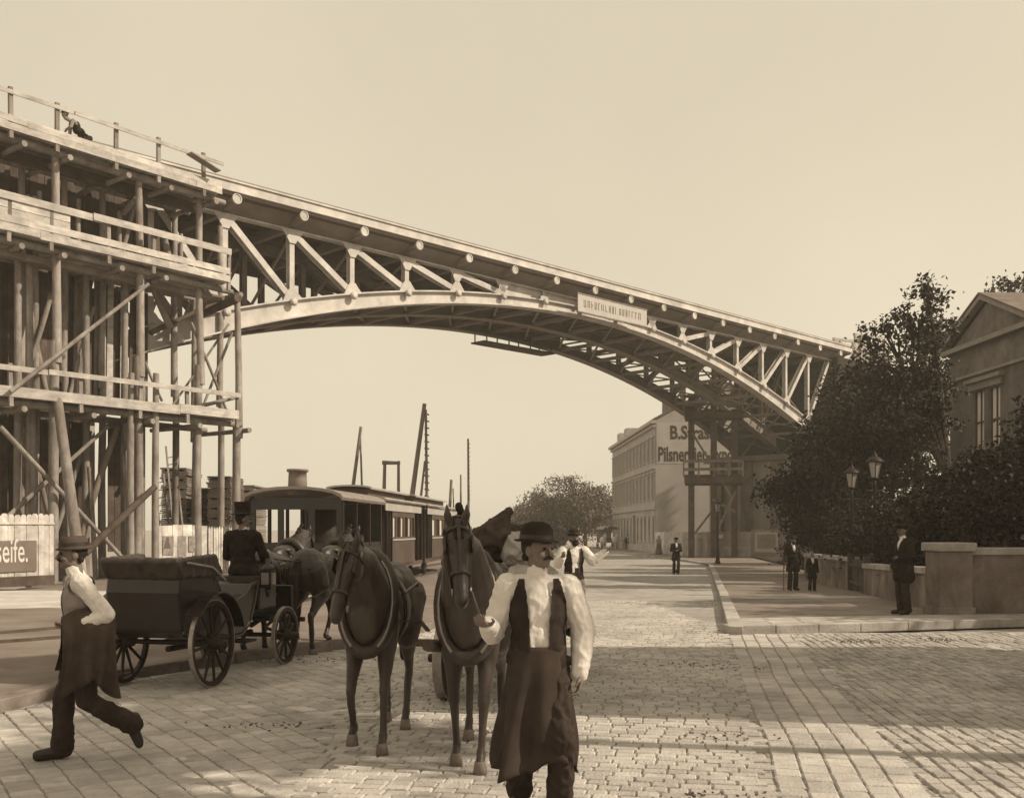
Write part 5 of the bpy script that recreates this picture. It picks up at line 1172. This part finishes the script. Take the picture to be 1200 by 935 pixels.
    for s in (-1, 1):
        strap(g, [V((s*.26, -.7, 1.1))*k, V((s*.32, -.2, 1.05))*k, V((s*.32, .4, 1.0))*k, V((s*.3, 1.0, .85))*k], .05)
        strap(g, [V((s*.29, -.28, 1.3))*k, V((s*.29, .4, 1.35))*k, V((s*.18, .85, 1.25))*k], .03)
    g.build('traces', leather, t)
    pd = MB(); pd.ell(V((0, -.28, 1.5))*k, V((.16, .11, .05))*k); pd.build('saddle_pad', leather, t)
    if face:
        for s in (-1, 1): MB().lathe([(.03*k, 0), (.03*k, .012*k), (.01*k, .018*k)], HP(.03, s*.112, 0), 10, Matrix.Rotation(s*PI/2, 3, 'Y')).build('rosette', brass, br_)
    return t, HP, k
hl = math.radians(-4)
hA, _, _ = horse('dark bay dray horse on the left of the foreground pair, head lowered and turned left', (-1.04, 8.85, 0), hl, horsem, 1.56, (-.02, -1.2, 1.66), (-.10, -1.43, 1.2), -.25, dict(FL=((.155, -.54, .84), (.15, -.6, .5), (.145, -.62, .13), (.145, -.67, .05)), FR=((-.155, -.54, .84), (-.16, -.72, .52), (-.16, -.6, .2), (-.16, -.66, .12)), HL=((.17, .42, .88), (.155, .6, .56), (.15, .45, .14), (.15, .41, .05)), HR=((-.17, .42, .88), (-.155, .78, .56), (-.15, .82, .14), (-.15, .78, .05))), .0125, 'pair of dray horses')
hB, HPB, kB = horse('black dray horse with light cheek on the right of the foreground pair, ears pricked', (-.28, 8.3, 0), hl, horsem, 1.6, (-.03, -1.16, 1.8), (.04, -1.36, 1.32), .25, dict(FL=((.155, -.54, .84), (.14, -.66, .5), (.12, -.7, .13), (.12, -.75, .05)), FR=((-.155, -.54, .84), (-.15, -.52, .5), (-.14, -.44, .14), (-.14, -.48, .05)), HL=((.17, .42, .88), (.155, .78, .56), (.15, .85, .14), (.15, .8, .05)), HR=((-.17, .42, .88), (-.155, .62, .56), (-.15, .5, .14), (-.15, .45, .05))), .0125, 'pair of dray horses')
hA.scale = hB.scale = (.82, 1, 1)
hA.location.x -= .07
# carriage pair, seen from behind
for i, (x, y, lb) in enumerate(((-.36, 3.6, 'black carriage horse on the left, between the coach box and the tram engine'), (.36, 3.72, 'black carriage horse on the right, its rump towards the pavement'))):
    p = cw(x, y); hz = horse(lb, p, PI+ca_+.03*(1-i*2), horseb, 1.58, (0, -1.2, 1.72), (0, -1.52, 1.42), 0, dict(HL=((.17, .42, .88), (.155, .74+.1*i, .56), (.15, .78-.1*i, .14), (.15, .74-.1*i, .05)), FL=((.155, -.54, .84), (.15, -.66, .52), (.145, -.55+.1*i, .16), (.145, -.6, .05))), .017, 'pair of carriage horses', False)[0]
# ------------------------------------------------------------------ wheels
def wheel(parent, c, r, axis, n=12, name='wheel', rimm=ironblack, w=.045, tyre=None):
    ax = V(axis).normalized(); R = V((0, 0, 1)).rotation_difference(ax).to_matrix(); c = V(c); m = MB()
    m.lathe([(.03, -.14), (.05, -.13), (.075, -.06), (.085, 0), (.075, .06), (.05, .12), (.045, .18), (.03, .19)], c, 14, R)
    for i in range(n):
        a = 2*PI*i/n+.1; d = R@V((math.cos(a), math.sin(a), 0)); m.tube([c+d*.06, c+d*(r-.05)], [.021, .016], 6)
    wo = m.build(name, rimm, parent)
    f = MB(); f.lathe([(r-.065, -w/2), (r-.012, -w/2), (r-.012, w/2), (r-.065, w/2), (r-.065, -w/2)], c, 40, R, smooth=False, cap=False); f.build('rim', rimm, wo)
    f = MB(); f.lathe([(r-.012, -w/2-.002), (r, -w/2-.002), (r, w/2+.002), (r-.012, w/2+.002)], c, 40, R, smooth=False, cap=False); f.build('tyre', tyre or steelrim, wo); return wo
# ------------------------------------------------------------------ black landau
cg = thing('horse_carriage', 'black open carriage with folded hood and spoked wheels, its back to the viewer', 'carriage', CR, ca_)
prof = [(-.5, 1.32), (-.54, 1.1), (-.5, .85), (-.45, .66), (-.15, .56), (.35, .54), (.6, .5), (.95, .5), (1.15, .62), (1.3, .9), (1.38, 1.14), (1.2, 1.12), (1.05, 1.0), (.75, .93), (.45, 1.0), (.3, 1.2), (.2, 1.32)]
m = MB(); m.prism(prof, (0, 1, 0), (0, 0, 1), (-.45, 0, 0), (.9, 0, 0)); m.build('body', black, cg, bevel=.03)
m = MB()
for s in (-1, 1): m.tube([V((s*.455, y, z)) for y, z in prof[3:12]], .014, 6); m.tube([V((s*.455, y, z)) for y, z in prof[11:]], .014, 6)
m.build('moulding', mat('dull_painted_line', .08, .5, .2, 5), cg)
hb = MB()
for i in range(5):
    z = 1.29+i*.038; hb.caps((-.43, -.5-.02*i, z), (.43, -.5-.02*i, z), .05); hb.caps((-.43, -.5, z), (-.46, .35-.03*i, z+.01*i), .05, .04); hb.caps((.43, -.5, z), (.46, .35-.03*i, z+.01*i), .05, .04)
hb.box((0, -.1, 1.38), (.8, .6, .16)); ho = blob('folded_hood', hb, leather, cg, .02, 3, .012, 8)
m = MB(); m.tube([(.5, .42, 1.2), (.51, .1, 1.36), (.51, -.45, 1.43)], .016, 6); m.tube([(-.5, .42, 1.2), (-.51, .1, 1.36), (-.51, -.45, 1.43)], .016, 6); m.build('hood_iron', steelrim, ho)
m = MB(); m.box((0, .1, 1.02), (.82, .5, .16)); m.box((0, -.25, 1.22), (.82, .14, .3)); m.build('seat', leather, cg, bevel=.03)
m = MB(); m.box((0, 1.72, .93), (.86, .5, .34)); m.box((0, 2.15, .62), (.86, .7, .06)); m.box((0, 2.5, .82), (.86, .05, .42)); m.build('coach_box', black, cg, bevel=.02)
m = MB(); m.box((0, 1.74, 1.14), (.84, .44, .1)); m.tube([(-.43, 1.5, 1.15), (-.44, 1.48, 1.34), (-.44, 1.8, 1.3)], .015, 6); m.tube([(.43, 1.5, 1.15), (.44, 1.48, 1.34), (.44, 1.8, 1.3)], .015, 6); m.build('seat_cushion', leather, cg, bevel=.02)
for s in (-1, 1):
    lp = MB(); lp.box((s*.53, 1.5, 1.16), (.15, .15, .22)); lp.lathe([(.1, 1.27), (.07, 1.33), (.03, 1.36), (.03, 1.42)], (s*.53, 1.5, 0), 8); lp.lathe([(.02, .93), (.05, 1.05)], (s*.53, 1.5, 0), 8); lp = lp.build('carriage_lamp', black, cg)
    q = MB(); q.box((s*.53, 1.42, 1.17), (.1, .02, .15)); q.box((s*.61, 1.5, 1.17), (.02, .1, .15)); q.build('lamp_glass', mat('lamp_mirror', .6, .15, .1, 5, metal=.8), lp)
for y, r, x in ((0, .5, .56), (2.05, .385, .52)):
    ax = MB(); ax.tube([(-x, y, r), (x, y, r)], .03, 8)
    for s in (-1, 1):
        ax.tube([(s*.42, y-.42, r+.14), (s*.42, y, r+.04), (s*.42, y+.42, r+.14)], .022, 6); ax.tube([(s*.42, y-.42, r+.14), (s*.42, y, r+.26), (s*.42, y+.42, r+.14)], .022, 6)
    ax.build('axle', ironblack, cg)
    for s in (-1, 1): wheel(cg, (s*x, y, r), r, (s, 0, 0), 12 if y == 0 else 10)
for s in (-1, 1):
    m = MB(); pts = [(0+.58*math.cos(a), .5+.58*math.sin(a)) for a in np.linspace(.25, 2.5, 12)]
    for (y0, z0), (y1, z1) in zip(pts[:-1], pts[1:]): m.bar((s*.60, y0, z0), (s*.60, y1, z1), .16, .015)
    m.build('mudguard', black, cg)
m = MB(); m.tube([(0, 0, .42), (0, 1.0, .40), (0, 2.1, .42)], .035, 8); m.tube([(0, 2.1, .5), (0, 3.5, .8), (0, 4.7, .95)], .035, 8); m.bar((-.6, 2.5, .56), (.6, 2.5, .56), .06); m.build('perch_pole', ironblack, cg)
m = MB(); m.box((0, 1.0, .42), (1.1, .28, .03)); m.build('step_plate', ironblack, cg)
rn = MB()
for s in (-.16, .16):
    a = cw(.2+s, 2.08, 1.40); q = cw(s*2.2, 3.9, 1.42); e_ = cw(s*2.2, 4.8, 1.5); rn.tube([a, a.lerp(q, .5)-V((0, 0, .08)), q, e_], .012, 6)
tag(rn.build('reins', leather), 'leather reins running from the coachman to the carriage horses', 'reins')
# ------------------------------------------------------------------ loaded dray behind the foreground pair
wg = thing('dray_wagon', 'dark low dray wagon piled with pale sacks behind the foreground pair of horses', 'wagon', (-.12, 10.75, 0), math.radians(-9))
m = MB()
for i in range(6): m.box((-.42+i*.168, 1.35, .98+random.uniform(-.004, .004)), (.16, 3.1, .05))
m.box((-.42, 1.35, .9), (.08, 3.0, .12)); m.box((.42, 1.35, .9), (.08, 3.0, .12)); m.build('bed', darkwood, wg)
for s in (-1, 1):
    m = MB(); m.box((s*.53, 1.35, 1.14), (.04, 3.1, .2)); 
    for y in (.1, 1.3, 2.6): m.box((s*.56, y, 1.1), (.05, .07, .4))
    m.build('side_board', darkwood, wg)
m = MB(); m.box((0, -.2, 1.12), (1.05, .05, .35)); m.build('front_board', darkwood, wg)
for y, r in ((0.05, .43), (2.3, .5)):
    m = MB(); m.tube([(-.6, y, r), (.6, y, r)], .04, 8); m.box((0, y, r+.2), (.9, .16, .3)); m.build('axle', ironblack, wg)
    for s in (-1, 1): wheel(wg, (s*.6, y, r), r, (s, 0, 0), 12, w=.09)
m = MB(); m.tube([(0, .1, .6), (0, -1.5, .72), (.02, -3.3, .95)], .045, 8); m.bar((-.75, -.75, .68), (.75, -.75, .68), .07); m.build('draught_pole', darkwood, wg)
k_ = 0
for (x, y, z, r1, r2, rz, dk) in ((-.45, .25, 1.28, .27, .3, .2, 0), (.22, .35, 1.22, .25, .3, -.3, 0), (-.15, 1.0, 1.22, .3, .3, .5, 0), (.25, 1.1, 1.24, .26, .34, .1, 0), (.1, .5, 1.58, .18, .2, .4, 0)):
    c = (-.12, 10.75); q = Matrix.Rotation(math.radians(-9), 3, 'Z')@V((x, y, 0)); m = MB(); m.ell((0, 0, 0), (r1, r2, .2)); m.caps((0, r2*.6, .02), (0, r2*1.05, .05), .1, .06)
    o = blob('sack', m, sack, None, .014, 1, .035, 7, ridge=True); o.location = (c[0]+q.x, c[1]+q.y, z); o.rotation_euler = (0, .1, rz)
    tag(o, ('pale sack at the front left of the dray load', 'pale sack at the front right of the dray load', 'pale sack in the middle left of the dray load', 'pale sack in the middle right of the dray load', 'pale sack lying on the two front ones of the dray load', 'pale sack at the back left of the dray load', 'topmost pale sack at the back right of the dray load')[k_], 'sack', 'sacks on the dray'); k_ += 1
m = MB(); m.caps((-.05, 0, 0), (.06, .1, .26), .2, .06); m.caps((-.2, .1, -.1), (.25, .2, -.05), .2, .18); o = blob('tarpaulin', m, coatb, None, .014, 1, .04, 6, ridge=True); o.location = (-.12, 11.3, 1.72); tag(o, 'dark peaked tarpaulin bundle on top of the dray sacks', 'tarpaulin')
rn = MB(); a = Matrix.Rotation(tm_.rotation_euler.z, 3, 'Z')@G1['wrR']+V(tm_.location); hv = Matrix.Rotation(hl+.0, 3, 'Z')@HPB(.87, .07, .03)+V(hB.location); rn.tube([a-V((0, 0, .02)), a.lerp(hv, .5)-V((0, 0, .05)), hv], .012, 6); tag(rn.build('lead_rein', leather), 'short lead rein between the teamster and the black dray horse', 'rein')
# ------------------------------------------------------------------ far horse cart
p = wpt(712, 118); p.z = gz(p.x, p.y); fc = thing('covered_cart', 'small far-off horse cart with a pale canvas top by the tenement', 'cart', p, .2)
m = MB(); m.box((0, 0, 1.1), (1.7, 3., .5)); m.build('bed', darkwood, fc); m = MB(); roof(m, -1.5, 1.5, 2.4, .35, .95, .06); 
m.box((0, 1.45, 1.9), (1.8, .05, 1.2)); m.build('canvas_top', sack, fc)
for y in (-1, 1):
    for s in (-1, 1): wheel(fc, (s*.9, y, .5), .5, (s, 0, 0), 10)
for x, lb in ((-.75, 'left white horse of the far-off cart'), (.6, 'right white horse of the far-off cart')): horse(lb, p+V((x, -3.1, 0)), .1, horsew, 1.6, vox=.035, group='white cart horses', harness=False, tailm=horsew)
person('driver in dark clothes standing beside the far-off white horses', p+V((2.0, -2.6, 0)), -.2, 1.75, dict(), ('trousers', 'coat'), 'cap', .025)
# ------------------------------------------------------------------ the hazy summer air of the street
hz_ = MB().box((5, 72, 9.2), (150, 170, 22.6)).build('haze', mat('x', .5)); hm_ = bpy.data.materials.new('haze_air'); hm_.use_nodes = True; nt = hm_.node_tree
for q in list(nt.nodes): nt.nodes.remove(q)
pv_ = nt.nodes.new('ShaderNodeVolumePrincipled'); ou = nt.nodes.new('ShaderNodeOutputMaterial'); nt.links.new(pv_.outputs[0], ou.inputs['Volume'])
pv_.inputs['Color'].default_value = (1, .94, .82, 1); pv_.inputs['Density'].default_value = .0011; pv_.inputs['Anisotropy'].default_value = .2
hz_.data.materials.clear(); hz_.data.materials.append(hm_); struct(hz_, 'stuff'); bpy.data.materials.remove(MATS.pop('x'))
bpy.data.scenes.remove(TS)
